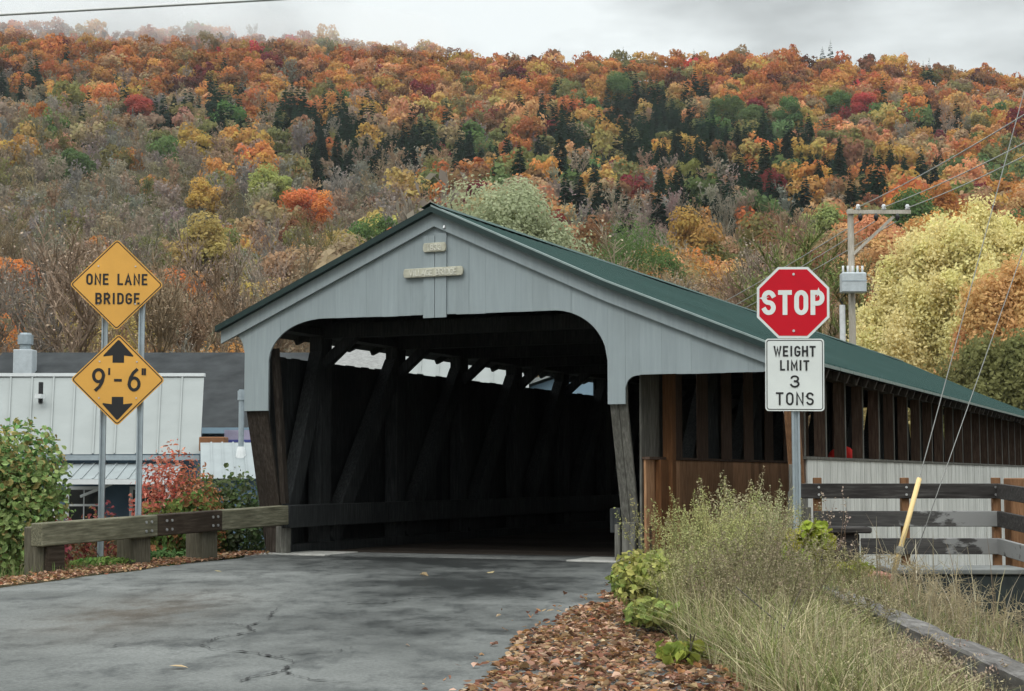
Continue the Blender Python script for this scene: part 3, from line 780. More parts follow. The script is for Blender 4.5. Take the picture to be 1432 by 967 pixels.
ab = MB(); ab.box((-0.9, 0.85, -5), (7.7, 2.4, -0.76)); ab.box((-0.9, BL - 2, -5), (7.7, BL + 0.5, -0.76)); ab.build('abutments', MATS['stone'], bridge)
sl = MB(); sl.box((-0.55, 0.3, -0.2), (0.75, 1.22, 0.012)); sl.build('threshold_slab', MATS['concrete'], bridge, bevel=0.008)
sl = MB(); sl.box((4.3, 0.32, -0.2), (5.45, 1.22, 0.014)); sl.build('threshold_slab', MATS['concrete'], bridge, bevel=0.008)
sl = MB(); sl.box((0.76, 0.42, -0.2), (4.29, 1.22, 0.004)); sl.build('threshold_strip', MATS['road'], bridge)
cd = MB(); P0 = (7.2, 0.1, 1.95); cd.tube([P0, (7.28, 0.25, 1.4), (7.3, 0.33, 0.9)], 0.006, 5); cd.build('conduit', MATS['white trim'], bridge)
def bl(u, v, z): q = B0 + u * PU + v * DV; return Vector((q[0], q[1], z))
# red bundle behind the studs
rb = bmesh.new(); bmesh.ops.create_icosphere(rb, subdivisions=3, radius=1)
for v in rb.verts:
    n = v.co.copy(); v.co = Vector((n.x * 0.2, n.y * 0.26, n.z * (0.17 if n.z > 0 else 0.2))) * (1 + 0.07 * math.sin(5 * n.x + 3 * n.y))
me = bpy.data.meshes.new('red_bundle'); rb.to_mesh(me); rb.free(); me.polygons.foreach_set('use_smooth', np.full(len(me.polygons), True))
o = link('red_bundle', me, MATS['red cloth']); o.location = bl(7.0, 4.2, 1.33)
tag(o, 'rounded red bundle showing above the white plank wall between two studs', 'bundle')
o.rotation_euler = (0, 0, -PSI)

# ------------------------------------------------------------------ timber guardrail on the left
ga = Vector((-5.39, 18.5, 0.0)); gb = bl(0.05, 0.37, 0.0); gdir = (gb - ga).normalized(); glen = (gb - ga).length
gr = tag(empty('guardrail', ga, math.atan2(gdir.y, gdir.x)), 'mossy timber guardrail of heavy beams on short posts at the left road edge', 'guardrail')
gr.rotation_euler = (0, -math.atan2(0.125, glen), math.atan2(gdir.y, gdir.x))
x0, x1, x2 = 0.0, glen * 0.42, glen * 0.69
for a, c, mt in ((0.0, x1, 'old guard timber'), (x1 + 0.004, x2, 'dark guard timber'), (x2 + 0.004, glen, 'old guard timber')):
    o = MB().box((a, -0.09, 0.285), (c, 0.09, 0.55)).build('guard_beam', MATS[mt], gr, bevel=0.012)
    if mt[0] == 'd': o['label'] = 'darker brown beam'
for x in (0.08, glen * 0.347, glen * 0.625):
    MB().box((x + 0.02, 0.0, -0.6), (x + 0.32, 0.3, 0.30 if x > 0.2 else 0.5)).build('guard_post', MATS['post timber'], gr, bevel=0.015)
MB().box((0.12, -0.06, -0.6), (0.4, 0.0, 0.283)).build('guard_post', MATS['dark guard timber'], gr, bevel=0.012)
for x in (x1 - 0.12, x1 - 0.22, x1 + 0.16, x1 + 0.26, x2 - 0.1, x2 - 0.2):
    for z in (0.36, 0.47): MB().tube([(x, -0.088, z), (x, -0.102, z)], 0.017, 8).build('bolt', MATS['bolt steel'], gr)

# ------------------------------------------------------------------ road signs
def bolt(p, q, r, parent, root=None):
    o = MB().tube([p, q], r, 8).build('bolt', MATS['bolt steel'])
    if root is None: o.parent = parent
    else: child_of(o, root).parent = parent
    return o
def rrect(wd, ht, r, n=5):
    P = []
    for cx, cy, a in ((wd / 2 - r, ht / 2 - r, 0), (-wd / 2 + r, ht / 2 - r, 90), (-wd / 2 + r, -ht / 2 + r, 180), (wd / 2 - r, -ht / 2 + r, 270)):
        P += [(cx + r * math.cos(R(a + 90 * k / n)), cy + r * math.sin(R(a + 90 * k / n))) for k in range(n + 1)]
    return P
def ring(mb, outer, inner, m, z):
    n = len(outer); i = len(mb.v)
    for p in outer: mb.v.append(tuple(m @ Vector((p[0], p[1], z))))
    for p in inner: mb.v.append(tuple(m @ Vector((p[0], p[1], z))))
    for k in range(n): mb.f.append((i + k, i + (k + 1) % n, i + n + (k + 1) % n, i + n + k))
def sign_matrix(P, tilt=0.0):
    """plane facing the camera at P: x right, y up, z towards the viewer"""
    az = math.atan2(P.x, P.y) * 0.6
    x = Vector((math.cos(az), -math.sin(az), 0)); y = Vector((0, 0, 1)); z = x.cross(y)
    m = Matrix((x, y, z)).transposed().to_4x4(); m = Matrix.Translation(P) @ m @ Matrix.Rotation(R(tilt), 4, 'Z')
    return m
def upost(mb, p, q, wd=0.075):
    """perforated steel channel"""
    d = (q - p)
    mb.beam(p, q, wd * 0.5, 0.012, up=(0, 1, 0))
    for s in (-1, 1): mb.beam(p + Vector((s * wd * 0.38, -0.012, 0)), q + Vector((s * wd * 0.38, -0.012, 0)), wd * 0.26, 0.036, up=(0, 1, 0))
SY = 20.9
ps = tag(empty('bridge_sign', (at(166, 785, SY).x, SY, 0.0)), 'pair of yellow diamond signs on two steel posts behind the left guardrail', 'road sign')
def child_of(o, root):
    o.parent = root; o.matrix_parent_inverse = Matrix.Translation(root.location).inverted(); return o
for x in (140.5, 192.5):
    m = MB(); base = at(x, 785, SY + 0.11); upost(m, Vector((base.x, SY + 0.11, -0.6)), Vector((base.x, SY + 0.11, 3.75))); child_of(m.build('sign_post', MATS['galvanised steel']), ps)
def diamond(P, words, tilt=0.0):
    s = 0.845; m45 = sign_matrix(P, 45 + tilt); m0 = sign_matrix(P, tilt)
    pl_ = MB().prism(rrect(s, s, 0.045), m45, 0.006); plate = child_of(pl_.build('diamond_plate', MATS['sign yellow']), ps)
    b_ = MB(); ring(b_, rrect(s - 0.026, s - 0.026, 0.034), rrect(s - 0.052, s - 0.052, 0.024), m45, 0.0075); child_of(b_.build('border', MATS['sign black']), ps).parent = plate
    t_ = MB()
    if words == 'one':
        text(t_, 'ONE LANE', 0.0, -0.005, 0.148, 0.775, 0.025, m0, z=0.007, gap=0.45)
        text(t_, 'BRIDGF', 0.01, -0.255, 0.148, 0.56, 0.025, m0, z=0.007, gap=0.45)
    else:
        text(t_, '9', -0.245, -0.15, 0.3, 0.165, 0.04, m0, z=0.007)
        text(t_, "'", -0.112, -0.17, 0.29, 0.026, 0.026, m0, z=0.007)
        text(t_, '-', 0.0, -0.15, 0.3, 0.1, 0.034, m0, z=0.007)
        text(t_, '6', 0.205, -0.15, 0.3, 0.165, 0.04, m0, z=0.007)
        text(t_, '"', 0.325, -0.17, 0.29, 0.085, 0.026, m0, z=0.007)
        for s_ in (1, -1):
            A = [(-0.073, .22), (0.073, .22), (0.073, .315), (0.185, .3), (0.19, .315), (0.01, .515), (-0.01, .515), (-0.19, .315), (-0.185, .3), (-0.073, .315)]
            A = [(p[0], p[1] * s_) for p in A]
            t_.poly([m0 @ Vector((p[0], p[1], 0.0075)) for p in A])
    o = child_of(t_.build('lettering', MATS['sign black'], fix=False), ps); o.parent = plate
    for x in (-0.235, 0.235):
        for y in (0.24, -0.25) if words == 'one' else (0.235, -0.235): bolt(m0 @ Vector((x, y, 0.006)), m0 @ Vector((x, y, 0.014)), 0.011, plate, ps)
    return plate
diamond(Vector((at(163.5, 398, SY).x, SY, at(163.5, 398.5, SY).z)), 'one', 0.5)
diamond(Vector((at(165, 531, SY).x, SY, at(165, 531.5, SY).z)), 'ht', 0.0)
# stop sign and weight limit on one post
TY = 17.3
st = tag(empty('stop_sign', (at(1115, 780, TY).x, TY, H(at(1115, 780, TY).x, TY))), 'red octagonal stop sign above a white weight limit sign on one steel post', 'stop sign')
m = MB(); pa = at(1115.5, 790, TY + 0.05); pb_ = at(1109, 380, TY + 0.05); pa.z = -0.1; upost(m, pa, pb_, 0.082); child_of(m.build('sign_post', MATS['galvanised steel']), st)
C = at(1109, 423.5, TY); M0 = sign_matrix(C, -0.6)
def octo(r): return [(r / math.cos(PI / 8) * math.cos(PI / 8 + k * PI / 4), r / math.cos(PI / 8) * math.sin(PI / 8 + k * PI / 4)) for k in range(8)]
pl_ = child_of(MB().prism(octo(0.384), M0, 0.006).build('octagon_plate', MATS['sign white']), st)
f = MB(); f.poly([M0 @ Vector((p[0], p[1], 0.008)) for p in octo(0.358)]); child_of(f.build('red_face', MATS['sign red'], fix=False), st).parent = pl_
t_ = MB(); text(t_, 'STOP', 0.0, -0.135, 0.268, 0.665, 0.05, M0, z=0.0085, gap=0.42); child_of(t_.build('lettering', MATS['sign white'], fix=False), st).parent = pl_
for y in (0.305, -0.305): bolt(M0 @ Vector((0.005, y, 0.008)), M0 @ Vector((0.005, y, 0.018)), 0.014, pl_, st)
C2 = at(1111.3, 524.5, TY); M2 = sign_matrix(C2, -0.5)
pw = child_of(MB().prism(rrect(0.622, 0.775, 0.035), M2, 0.006).build('weight_plate', MATS['sign white']), st)
b_ = MB(); ring(b_, rrect(0.596, 0.749, 0.03), rrect(0.578, 0.731, 0.022), M2, 0.0075); child_of(b_.build('border', MATS['sign black']), st).parent = pw
t_ = MB()
for wd_, y, h_, tt in (('WEIGHT', 0.195, 0.115, 0.445), ('LIMIT', 0.045, 0.112, 0.31), ('3', -0.135, 0.13, 0.1), ('TONS', -0.325, 0.138, 0.4)):
    text(t_, wd_, 0.0, y, h_, tt, 0.0195, M2, z=0.007, gap=0.42)
child_of(t_.build('lettering', MATS['sign black'], fix=False), st).parent = pw

# ------------------------------------------------------------------ dark rail fence at the right
FY = 18.8
fe = tag(empty('rail_fence', (3.4, FY, H(3.4, FY))), 'dark weathered three rail fence with peeling boards in front of white plank wall', 'fence')
def fx(o): return child_of(o, fe)
for x, z0, z1 in ((3.54, -0.5, 1.065), (4.55, -0.5, 1.065), (5.61, -0.5, 1.065)):
    fx(MB().box((x - 0.045, FY + 0.02, z0), (x + 0.045, FY + 0.11, z1)).build('fence_post', MATS['brown board'], bevel=0.006))
fx(MB().box((5.74, FY - 0.05, -0.6), (6.0, FY + 0.2, 1.06)).build('corner_post', MATS['brown board'], bevel=0.01))
for xa, z0, z1, mt in ((3.33, 0.825, 0.998, 'blackened rail'), (3.48, 0.502, 0.682, 'peeling rail'), (4.02, 0.185, 0.37, 'peeling rail')):
    fx(MB().box((xa, FY - 0.03, z0), (5.62, FY + 0.018, z1)).build('fence_rail', MATS[mt], bevel=0.006))
    q = MB(); q.beam((5.61, FY - 0.04, (z0 + z1) / 2), (5.55, FY - 1.55, (z0 + z1) / 2 - 0.045), 0.05, z1 - z0); fx(q.build('return_rail', MATS['blackened rail' if z0 > 0.3 else 'peeling rail'], bevel=0.006))
for x in (3.54, 4.55, 5.58):
    for z in (0.87, 0.955): fx(MB().tube([(x, FY - 0.028, z), (x, FY - 0.042, z)], 0.014, 8).build('bolt', MATS['bolt steel']))
# timber stub, dark block, slab
s0 = at(1147, 745, 18.2); tb = MB(); tb.box((3.46, 18.1, -0.3), (3.86, 18.45, 0.45)); tp = MB(); tp.box((3.44, 18.02, 0.452), (3.98, 18.5, 0.52))
ts_ = tag(empty('timber_stub', (3.7, 18.3, H(3.7, 18.3))), 'blackened squat timber stub with a flat cap beneath the rail fence', 'timber stub')
child_of(tb.build('block', MATS['blackened rail'], bevel=0.015), ts_); child_of(tp.build('cap', MATS['blackened rail'], bevel=0.015), ts_)
gbk = tag(empty('grey_board', (3.4, 18.9, H(3.4, 18.9))), 'weathered tan grey board upright beside the steel stop sign post', 'board')
q = MB(); q.box((3.25, 19.05, -0.4), (3.39, 19.09, 1.22)); q.box((3.395, 19.05, -0.4), (3.5, 19.09, 0.72)); child_of(q.build('board', MATS['weathered grey board'], bevel=0.004), gbk)
db_ = tag(empty('dark_block', (4.8, 17.3, H(4.8, 17.3))), 'dark block with pale worn top board behind the dry stalks below the fence', 'block')
q = MB(); q.box((4.0, 17.0, -0.8), (5.36, 17.7, 0.06)); child_of(q.build('block', MATS['dark block'], bevel=0.02), db_)
q = MB(); q.box((3.98, 16.97, 0.063), (5.4, 17.72, 0.12)); child_of(q.build('top_board', MATS['pale cap board'], bevel=0.01), db_)
q = MB(); q.box((3.55, 16.9, -0.2), (3.96, 17.5, 0.075)); o = q.build('stone_slab', MATS['brick red slab'], bevel=0.02)
tag(o, 'brick red flat slab beside the foot of the yellow guy guard', 'slab')
# grey timber log along the verge
lg = MB(); pts = []
for k in range(40):
    t = k / 39; y = 15.2 + (6.4 - 15.2) * t; x = 2.58 + (2.32 - 2.58) * t; pts.append((x, y, 0.14 - 0.02 * t))
rings = []
for k, (x, y, z) in enumerate(pts):
    i = len(lg.v)
    for a_, r_ in ((-88, .085), (-50, .112), (-40, .112), (0, .086), (40, .112), (50, .112), (90, .085), (130, .112), (140, .112), (180, .086), (220, .112), (230, .112)):
        r_ *= 1 + 0.03 * math.sin(k * 1.3 + a_) + random.uniform(-.03, .03) - (0.18 if a_ in (40, 50, 130) and random.random() < 0.16 else 0); lg.v.append((x + r_ * math.cos(R(a_)), y, z + r_ * math.sin(R(a_))))
    rings.append(i)
for a_, b_ in zip(rings[:-1], rings[1:]):
    for j in range(12): lg.f.append((a_ + j, a_ + (j + 1) % 12, b_ + (j + 1) % 12, b_ + j))
lg.f.append(tuple(rings[0] + j for j in range(12))); lg.f.append(tuple(rings[-1] + j for j in range(12)))
o = lg.build('timber_log', MATS['log bark grey']); tag(o, 'long grey weathered log lying along the weedy verge at lower right', 'log')

# ------------------------------------------------------------------ poles and wires
PYD = 67.0
up_ = tag(empty('utility_pole', (at(1191, 400, PYD).x, PYD, 0)), 'pale wooden utility pole with one sided crossarm and grey transformer box', 'utility pole')
px_ = at(1191, 400, PYD).x
child_of(MB().tube([(px_, PYD, -1), (px_, PYD, 12.15)], [0.17, 0.13], 12).build('pole', MATS['pole wood']), up_)
za = at(1191, 297, PYD).z
child_of(MB().box((at(1183, 297, PYD).x, PYD - 0.22, za - 0.1), (at(1272, 297, PYD).x, PYD - 0.1, za + 0.06)).build('crossarm', MATS['pole wood']), up_)
child_of(MB().beam(at(1250, 303, PYD - 0.1), at(1193, 356, PYD - 0.1), 0.06, 0.12).build('arm_brace', MATS['pole wood']), up_)
for x in (1200, 1236, 1269):
    p = at(x, 295, PYD - 0.16); p.z = za + 0.06
    m = MB(); m.tube([p, p + Vector((0, 0, .05)), p + Vector((0, 0, .1)), p + Vector((0, 0, .16)), p + Vector((0, 0, .24))], [0.05, 0.12, 0.07, 0.1, 0.05], 8); child_of(m.build('insulator', MATS['ceramic'], smooth=True), up_)
for x in (1203, 1225, 1255):
    p = at(x, 300, PYD - 0.3); p.z = za - 0.1
    m = MB(); m.tube([p, p + Vector((0, 0, -.1)), p + Vector((0, 0, -.2)), p + Vector((0, 0, -.32))], [0.03, 0.1, 0.1, 0.04], 8); child_of(m.build('hanging_insulator', MATS['sign black'], smooth=True), up_)
a_ = at(1172.5, 384, PYD); c_ = at(1207, 412, PYD)
tb_ = child_of(MB().box((a_.x, PYD - 0.75, c_.z), (c_.x, PYD - 0.18, a_.z)).build('transformer', MATS['grey enamel'], bevel=0.05), up_)
m = MB(); m.box((a_.x - 0.02, PYD - 0.765, (a_.z + c_.z) / 2 + 0.05), (c_.x + 0.02, PYD - 0.752, (a_.z + c_.z) / 2 + 0.08)); child_of(m.build('seam', MATS['galvanised steel']), up_).parent = tb_
for k in range(5):
    p = Vector((a_.x + 0.1 + 0.2 * k, PYD - 0.45, a_.z)); m = MB(); m.tube([p, p + Vector((0, 0, .12)), p + Vector((0, 0, .3))], [0.06, 0.045, 0.05], 7); child_of(m.build('bushing', MATS['ceramic'], smooth=True), up_).parent = tb_
p = at(1178, 440, PYD - 0.3); m = MB(); m.tube([(p.x, PYD - 0.3, 3.0), (p.x, PYD - 0.3, at(1178, 428, PYD).z)], 0.12, 10); child_of(m.build('riser_pipe', MATS['ceramic']), up_)
m = MB(); q0 = at(1180, 428, PYD - 0.3); m.tube([q0, q0 + Vector((-0.15, 0, 0.25)), q0 + Vector((0.1, 0, 0.5))], 0.035, 6); child_of(m.build('jumper_cable', MATS['sign black']), up_)
def wire(name, p, q, sag, rad, label, cat, group, mat='wire', n=24):
    m = MB(); m.tube([Vector(p).lerp(Vector(q), k / n) - Vector((0, 0, sag * 4 * (k / n) * (1 - k / n))) for k in range(n + 1)], rad, 6)
    return tag(m.build(name, MATS[mat], smooth=True), label, cat, group)
for k, (xa, ya, xb, yb) in enumerate(((1200, 290, 1429, 151), (1236, 290, 1432, 189), (1269, 291, 1432, 207.5))):
    s = (yb - ya) / (xb - xa); xe = 1720
    p = at(xa, ya, PYD - 0.16); q = at(xe, ya + s * (xe - xa), 30 + k)
    wire('power_line', p, q, 0.25, 0.019, ['topmost of the three power lines rising right from the crossarm', 'middle of the three power lines rising right from the crossarm', 'lowest of the three power lines rising right from the crossarm'][k], 'power line', 'power lines above the yellow tree')
for k, (xa, ya, xb, yb) in enumerate(((1203, 309, 1015, 416), (1225, 309, 1030, 421), (1255, 309, 1040, 427))):
    s = (yb - ya) / (xb - xa); xe = 930
    wire('service_line', at(xa, ya, PYD - 0.3), at(xe, ya + s * (xe - xa), 98 + k), 0.2, 0.02, ['topmost line falling left from the crossarm behind the stop sign', 'middle line falling left from the crossarm behind the stop sign', 'lowest line falling left from the crossarm behind the stop sign'][k], 'power line', 'lines descending behind the stop sign')
wire('overhead_cable', at(-260, 35.6, 26), at(760, -21.6, 24), 0.0, 0.022, 'single dark cable crossing the sky at the upper left corner', 'cable', None)
ga_ = at(1247, 812, 16.5); gt = at(1507, -148, 20)
gg = tag(empty('guy_wire', ga_), 'steel guy wire with yellow plastic guard at its foot beside the fence', 'guy wire')
child_of(MB().tube([ga_, gt], 0.0055, 6).build('strand', MATS['guy strand']), gg)
child_of(MB().tube([ga_ + (gt - ga_) * 0.012, ga_ + (gt - ga_) * 0.122], [0.026, 0.026], 10).build('guard', MATS['yellow guard'], smooth=True), gg)
k0 = ga_ + (gt - ga_) * 0.03
child_of(MB().tube([k0, k0 + (gt - ga_) * 0.008], 0.046, 10).build('clamp', MATS['weathered grey board']), gg)
wire('guy_strand', at(1272, 800, 17.2), at(1474, 228, 20), 0.0, 0.0055, 'thin bare guy wire slanting up behind the yellow guard', 'guy wire', None, 'guy strand', 4)
# ------------------------------------------------------------------ damp air over the valley
def volume(name, density, col=(0.86, 0.9, 0.92)):
    m = bpy.data.materials.new(name); m.use_nodes = True; nt = m.node_tree; nt.nodes.clear(); out = nt.nodes.new('ShaderNodeOutputMaterial'); v = nt.nodes.new('ShaderNodeVolumePrincipled')
    v.inputs['Density'].default_value = density; v.inputs['Color'].default_value = (*col, 1); nt.links.new(v.outputs[0], out.inputs['Volume']); return m
hz = MB(); hz.box((-950, -125, -20), (950, 1710, 262)); tag(hz.build('haze', volume('haze', 0.00007)), kind='stuff')
def mist(x, y, z, rx, ry, rz, seed, label):
    bm = bmesh.new(); bmesh.ops.create_icosphere(bm, subdivisions=4, radius=1)
    for v in bm.verts:
        n = v.co.copy(); k = 1 + 0.35 * (float(vnoise(n.x * 2 + 5, n.z * 2 + n.y, 0.7, seed)) - 0.5) + 0.2 * (float(vnoise(n.x * 5, n.y * 5 + n.z * 4, 0.8, seed + 1)) - 0.5); v.co = Vector((n.x * rx, n.y * ry, n.z * rz)) * k
    me = bpy.data.meshes.new('mist'); bm.to_mesh(me); bm.free(); o = link('mist', me, MIST); o.location = (x, y, z); tag(o, label, 'mist', None, 'stuff')
MIST = volume('low cloud', 0.0075, (0.93, 0.95, 0.96))
mist(-170, 690, 198, 75, 60, 13, 3, 'thin low cloud brushing the wooded skyline at the left')
mist(-95, 705, 194, 70, 50, 10, 5, 'thin low cloud trailing along the wooded skyline')
# ------------------------------------------------------------------ buildings across the water on the left
def seam_roof(p00, p10, p01, p11, pitch, name, mat, parent, rib=0.04):
    """p00-p10 along the ridge, p01-p11 along the eave; ribs run down the slope"""
    p00, p10, p01, p11 = map(Vector, (p00, p10, p01, p11)); n = max(2, int((p10 - p00).length / pitch)); m = MB()
    nrm = (p10 - p00).cross(p01 - p00).normalized()
    if nrm.z < 0: nrm = -nrm
    m.poly([p01, p11, p10, p00])
    for k in range(1, n):
        t = k / n; a = p00.lerp(p10, t) + nrm * rib / 2; b = p01.lerp(p11, t) + nrm * rib / 2
        m.beam(a, b, 0.045, rib, up=nrm)
    return child_of(m.build(name, mat, fix=False), parent)
def window(parent, x0, x1, z0, z1, y):
    m = MB(); f = 0.09
    m.box((x0 - f, y - 0.05, z0 - f), (x0, y + 0.02, z1 + f)); m.box((x1, y - 0.05, z0 - f), (x1 + f, y + 0.02, z1 + f)); m.box((x0, y - 0.05, z1), (x1, y + 0.02, z1 + f)); m.box((x0, y - 0.06, z0 - f), (x1, y + 0.02, z0))
    zm = (z0 + z1) / 2; m.box((x0, y - 0.03, zm - 0.03), (x1, y + 0.02, zm + 0.03)); xm = (x0 + x1) / 2; m.box((xm - 0.015, y - 0.025, z0), (xm + 0.015, y + 0.02, z1))
    o = child_of(m.build('window', MATS['white trim']), parent)
    g = MB(); g.poly([(x0, y - 0.012, z0), (x1, y - 0.012, z0), (x1, y - 0.012, z1), (x0, y - 0.012, z1)]); child_of(g.build('pane', MATS['window glass'], fix=False), parent).parent = o
    return o
def slab_roof(a, b, c, d, th, name, mat, parent):
    m = MB(); a, b, c, d = map(Vector, (a, b, c, d)); dn = Vector((0, 0, -th))
    i = len(m.v); m.v += [tuple(p) for p in (a, b, c, d)] + [tuple(p + dn) for p in (a, b, c, d)]
    for q in ((0, 1, 2, 3), (7, 6, 5, 4), (0, 4, 5, 1), (1, 5, 6, 2), (2, 6, 7, 3), (3, 7, 4, 0)): m.f.append(tuple(i + k for k in q))
    return child_of(m.build(name, mat), parent)
# A: long building with dark shingle roof
A = tag(empty('long_building', (-13, 57, -1)), 'long building with dark grey shingle roof behind the white metal roof', 'building')
slab_roof((-18.9, 60, 5.62), (-7.0, 60, 5.62), (-7.0, 53, 2.62), (-18.9, 53, 2.62), 0.12, 'roof', MATS['shingle'], A)
slab_roof((-18.9, 60.01, 5.62), (-7.0, 60.01, 5.62), (-7.0, 67, 2.62), (-18.9, 67, 2.62), 0.12, 'roof', MATS['shingle'], A)
m = MB(); m.box((-18.7, 53.4, -1.5), (-7.2, 66.6, 2.62)); child_of(m.build('wall', MATS['blue clapboard']), A)
m = MB(); m.poly([(-18.7, 53.4, 2.6), (-18.7, 60, 5.45), (-18.7, 66.6, 2.6)]); m.poly([(-7.2, 53.4, 2.6), (-7.2, 60, 5.45), (-7.2, 66.6, 2.6)]); child_of(m.build('gable', MATS['white trim'], fix=False), A)
m = MB(); m.box((-18.9, 52.94, 2.44), (-7.0, 52.99, 2.63)); child_of(m.build('fascia', MATS['pale blue clapboard']), A)
m = MB(); m.box((-17.78, 57.6, 4.3), (-17.1, 58.2, 5.55)); ch = child_of(m.build('vent_stack', MATS['grey enamel'], bevel=0.02), A)
m = MB(); m.tube([(-17.44, 57.9, 5.55), (-17.44, 57.9, 5.75), (-17.44, 57.9, 5.75), (-17.44, 57.9, 6.08)], [0.2, 0.2, 0.28, 0.28], 12); m.tube([(-17.44, 57.9, 6.09), (-17.44, 57.9, 6.16)], [0.22, 0.2], 12); child_of(m.build('vent_cap', MATS['galvanised steel'], smooth=False), A).parent = ch
window(A, -10.2, -9.4, 0.6, 1.8, 53.38)
m = MB(); m.box((-8.85, 49.9, 2.06), (-7.7, 49.96, 2.47)); m.box((-8.85, 49.885, 2.1), (-7.7, 49.898, 2.16)); 
sgn = tag(m.build('purple_board', MATS['purple board']), 'pale purple board mounted above the grey metal lean-to beside the bridge', 'board')
m = MB(); m.box((-8.8, 49.87, 2.09), (-7.75, 49.884, 2.17)); child_of(m.build('blue_band', MATS['blue stripe']), empty('x')) if False else m.build('blue_band', MATS['blue stripe'], sgn)
m = MB(); m.box((-8.75, 49.97, -1.2), (-8.65, 50.05, 2.4)); m.box((-7.85, 49.97, -1.2), (-7.75, 50.05, 2.4)); m.build('board_leg', MATS['galvanised steel'], sgn)
# B: white metal roof in front
Bb = tag(empty('metal_roofed_house', (-13, 47, -1)), 'blue grey house with broad white standing seam roof behind the diamond signs', 'house')
seam_roof((-21, 49, 4.07), (-9.33, 49, 4.07), (-19.5, 45.4, 1.63), (-8.72, 45.4, 1.68), 0.62, 'roof', MATS['white metal roof'], Bb)
m = MB(); m.box((-21, 48.9, 4.06), (-9.3, 49.1, 4.16)); child_of(m.build('ridge_trim', MATS['white trim']), Bb)
m = MB(); m.box((-20.6, 45.3, 1.5), (-8.72, 45.395, 1.64)); child_of(m.build('gutter', MATS['galvanised steel']), Bb)
m = MB(); m.poly([(-9.33, 49, 4.07), (-8.72, 45.4, 1.68), (-8.72, 45.4, 1.5), (-9.33, 49, 3.9)]); child_of(m.build('rake_trim', MATS['white trim'], fix=False), Bb)
m = MB(); m.box((-20.5, 45.55, -1.6), (-8.95, 49.0, 1.62)); child_of(m.build('wall', MATS['blue clapboard']), Bb)
m = MB(); m.poly([(-8.95, 45.6, 1.6), (-9.36, 48.95, 4.0), (-9.36, 49.0, 1.6)]); child_of(m.build('gable', MATS['blue clapboard'], fix=False), Bb)
window(Bb, -12.38, -11.56, -0.18, 0.68, 45.53)
window(Bb, -10.6, -9.9, -0.18, 0.68, 45.53)
m = MB(); p = at(57, 549, 47.7); m.tube([p - Vector((0, 0, 0.3)), p + Vector((0, 0, 0.3))], 0.07, 8); child_of(m.build('vent_pipe', MATS['sign black']), Bb)
m = MB(); p = at(57, 551, 47.5); m.box((p.x - 0.09, 47.2, p.z - 0.14), (p.x + 0.09, 47.6, p.z - 0.02)); child_of(m.build('pipe_flashing', MATS['white trim']), Bb)
seam_roof((-12.6, 45.5, 1.42), (-9.2, 45.5, 1.42), (-12.5, 43.6, 0.98), (-9.05, 43.6, 0.98), 0.3, 'porch_roof', MATS['grey metal roof'], Bb, 0.025)
m = MB(); m.box((-12.5, 43.5, 0.84), (-9.05, 43.58, 0.975)); child_of(m.build('porch_fascia', MATS['white trim']), Bb)
for x in (-12.3, -9.3): child_of(MB().box((x, 43.6, -1.6), (x + 0.12, 43.72, 0.84)).build('porch_post', MATS['white trim']), Bb)
child_of(MB().beam((-11.9, 44.9, 0.5), (-10.9, 44.3, 0.85), 0.05, 0.07).build('porch_brace', MATS['white trim']), Bb)
# lean-to with grey metal roof
Cc = tag(empty('lean_to', (-7.4, 44, -1)), 'low lean-to with pale grey ribbed metal roof beside the bridge portal', 'shed')
seam_roof((-8.6, 44.8, 1.98), (-5.6, 44.8, 1.98), (-8.0, 41.8, 1.0), (-5.0, 41.8, 1.0), 0.3, 'roof', MATS['grey metal roof'], Cc, 0.025)
m = MB(); m.box((-7.95, 42.0, -1.8), (-5.2, 44.7, 0.98)); child_of(m.build('wall', MATS['blue clapboard']), Cc)
m = MB(); p = at(337, 628, 43.6); m.tube([(p.x, 43.6, 1.5), (p.x, 43.6, at(337, 545, 43.6).z)], 0.075, 8); m.tube([(p.x, 43.6, 3.1), (p.x, 43.6, 3.35)], 0.11, 8); child_of(m.build('vent_pipe', MATS['galvanised steel']), Cc)
m = MB(); m.tube([(p.x, 43.6, 1.45), (p.x, 43.6, 1.72), (p.x, 43.6, 1.85)], [0.16, 0.12, 0.085], 10); child_of(m.build('pipe_flashing', MATS['white trim']), Cc)
m = MB(); m.box((-8.72, 45.2, 1.75), (-8.0, 45.8, 2.15)); tag(m.build('rusty_box', MATS['rust box'], bevel=0.02), 'small rust brown box between white roof and grey lean-to', 'box')
# houses seen only through the slot under the left eave
D = tag(empty('grey_roofed_house', (-5, 55, -1)), 'white house with light grey shingle roof seen through the slot under the eave', 'house')
slab_roof((-6.6, 57, 6.3), (-3.5, 57, 6.3), (-3.5, 52, 4.38), (-6.6, 52, 4.38), 0.1, 'roof', MATS['grey shingle'], D)
slab_roof((-6.6, 57.01, 6.3), (-3.5, 57.01, 6.3), (-3.5, 62, 4.38), (-6.6, 62, 4.38), 0.1, 'roof', MATS['grey shingle'], D)
m = MB(); m.box((-6.4, 52.3, -1.5), (-3.7, 61.7, 4.4)); child_of(m.build('wall', MATS['white trim']), D)
m = MB(); m.box((-6.6, 51.92, 4.2), (-3.5, 51.99, 4.37)); child_of(m.build('fascia', MATS['white trim']), D)
m = MB(); m.poly([(-3.7, 52.3, 4.35), (-3.7, 57, 6.15), (-3.7, 61.7, 4.35)]); m.poly([(-6.4, 52.3, 4.35), (-6.4, 57, 6.15), (-6.4, 61.7, 4.35)]); child_of(m.build('gable', MATS['white trim'], fix=False), D)
E_ = tag(empty('white_roofed_shed', (-1.4, 49, -1)), 'shed with steep white seamed metal roof seen through the middle slots under the bridge eave', 'shed')
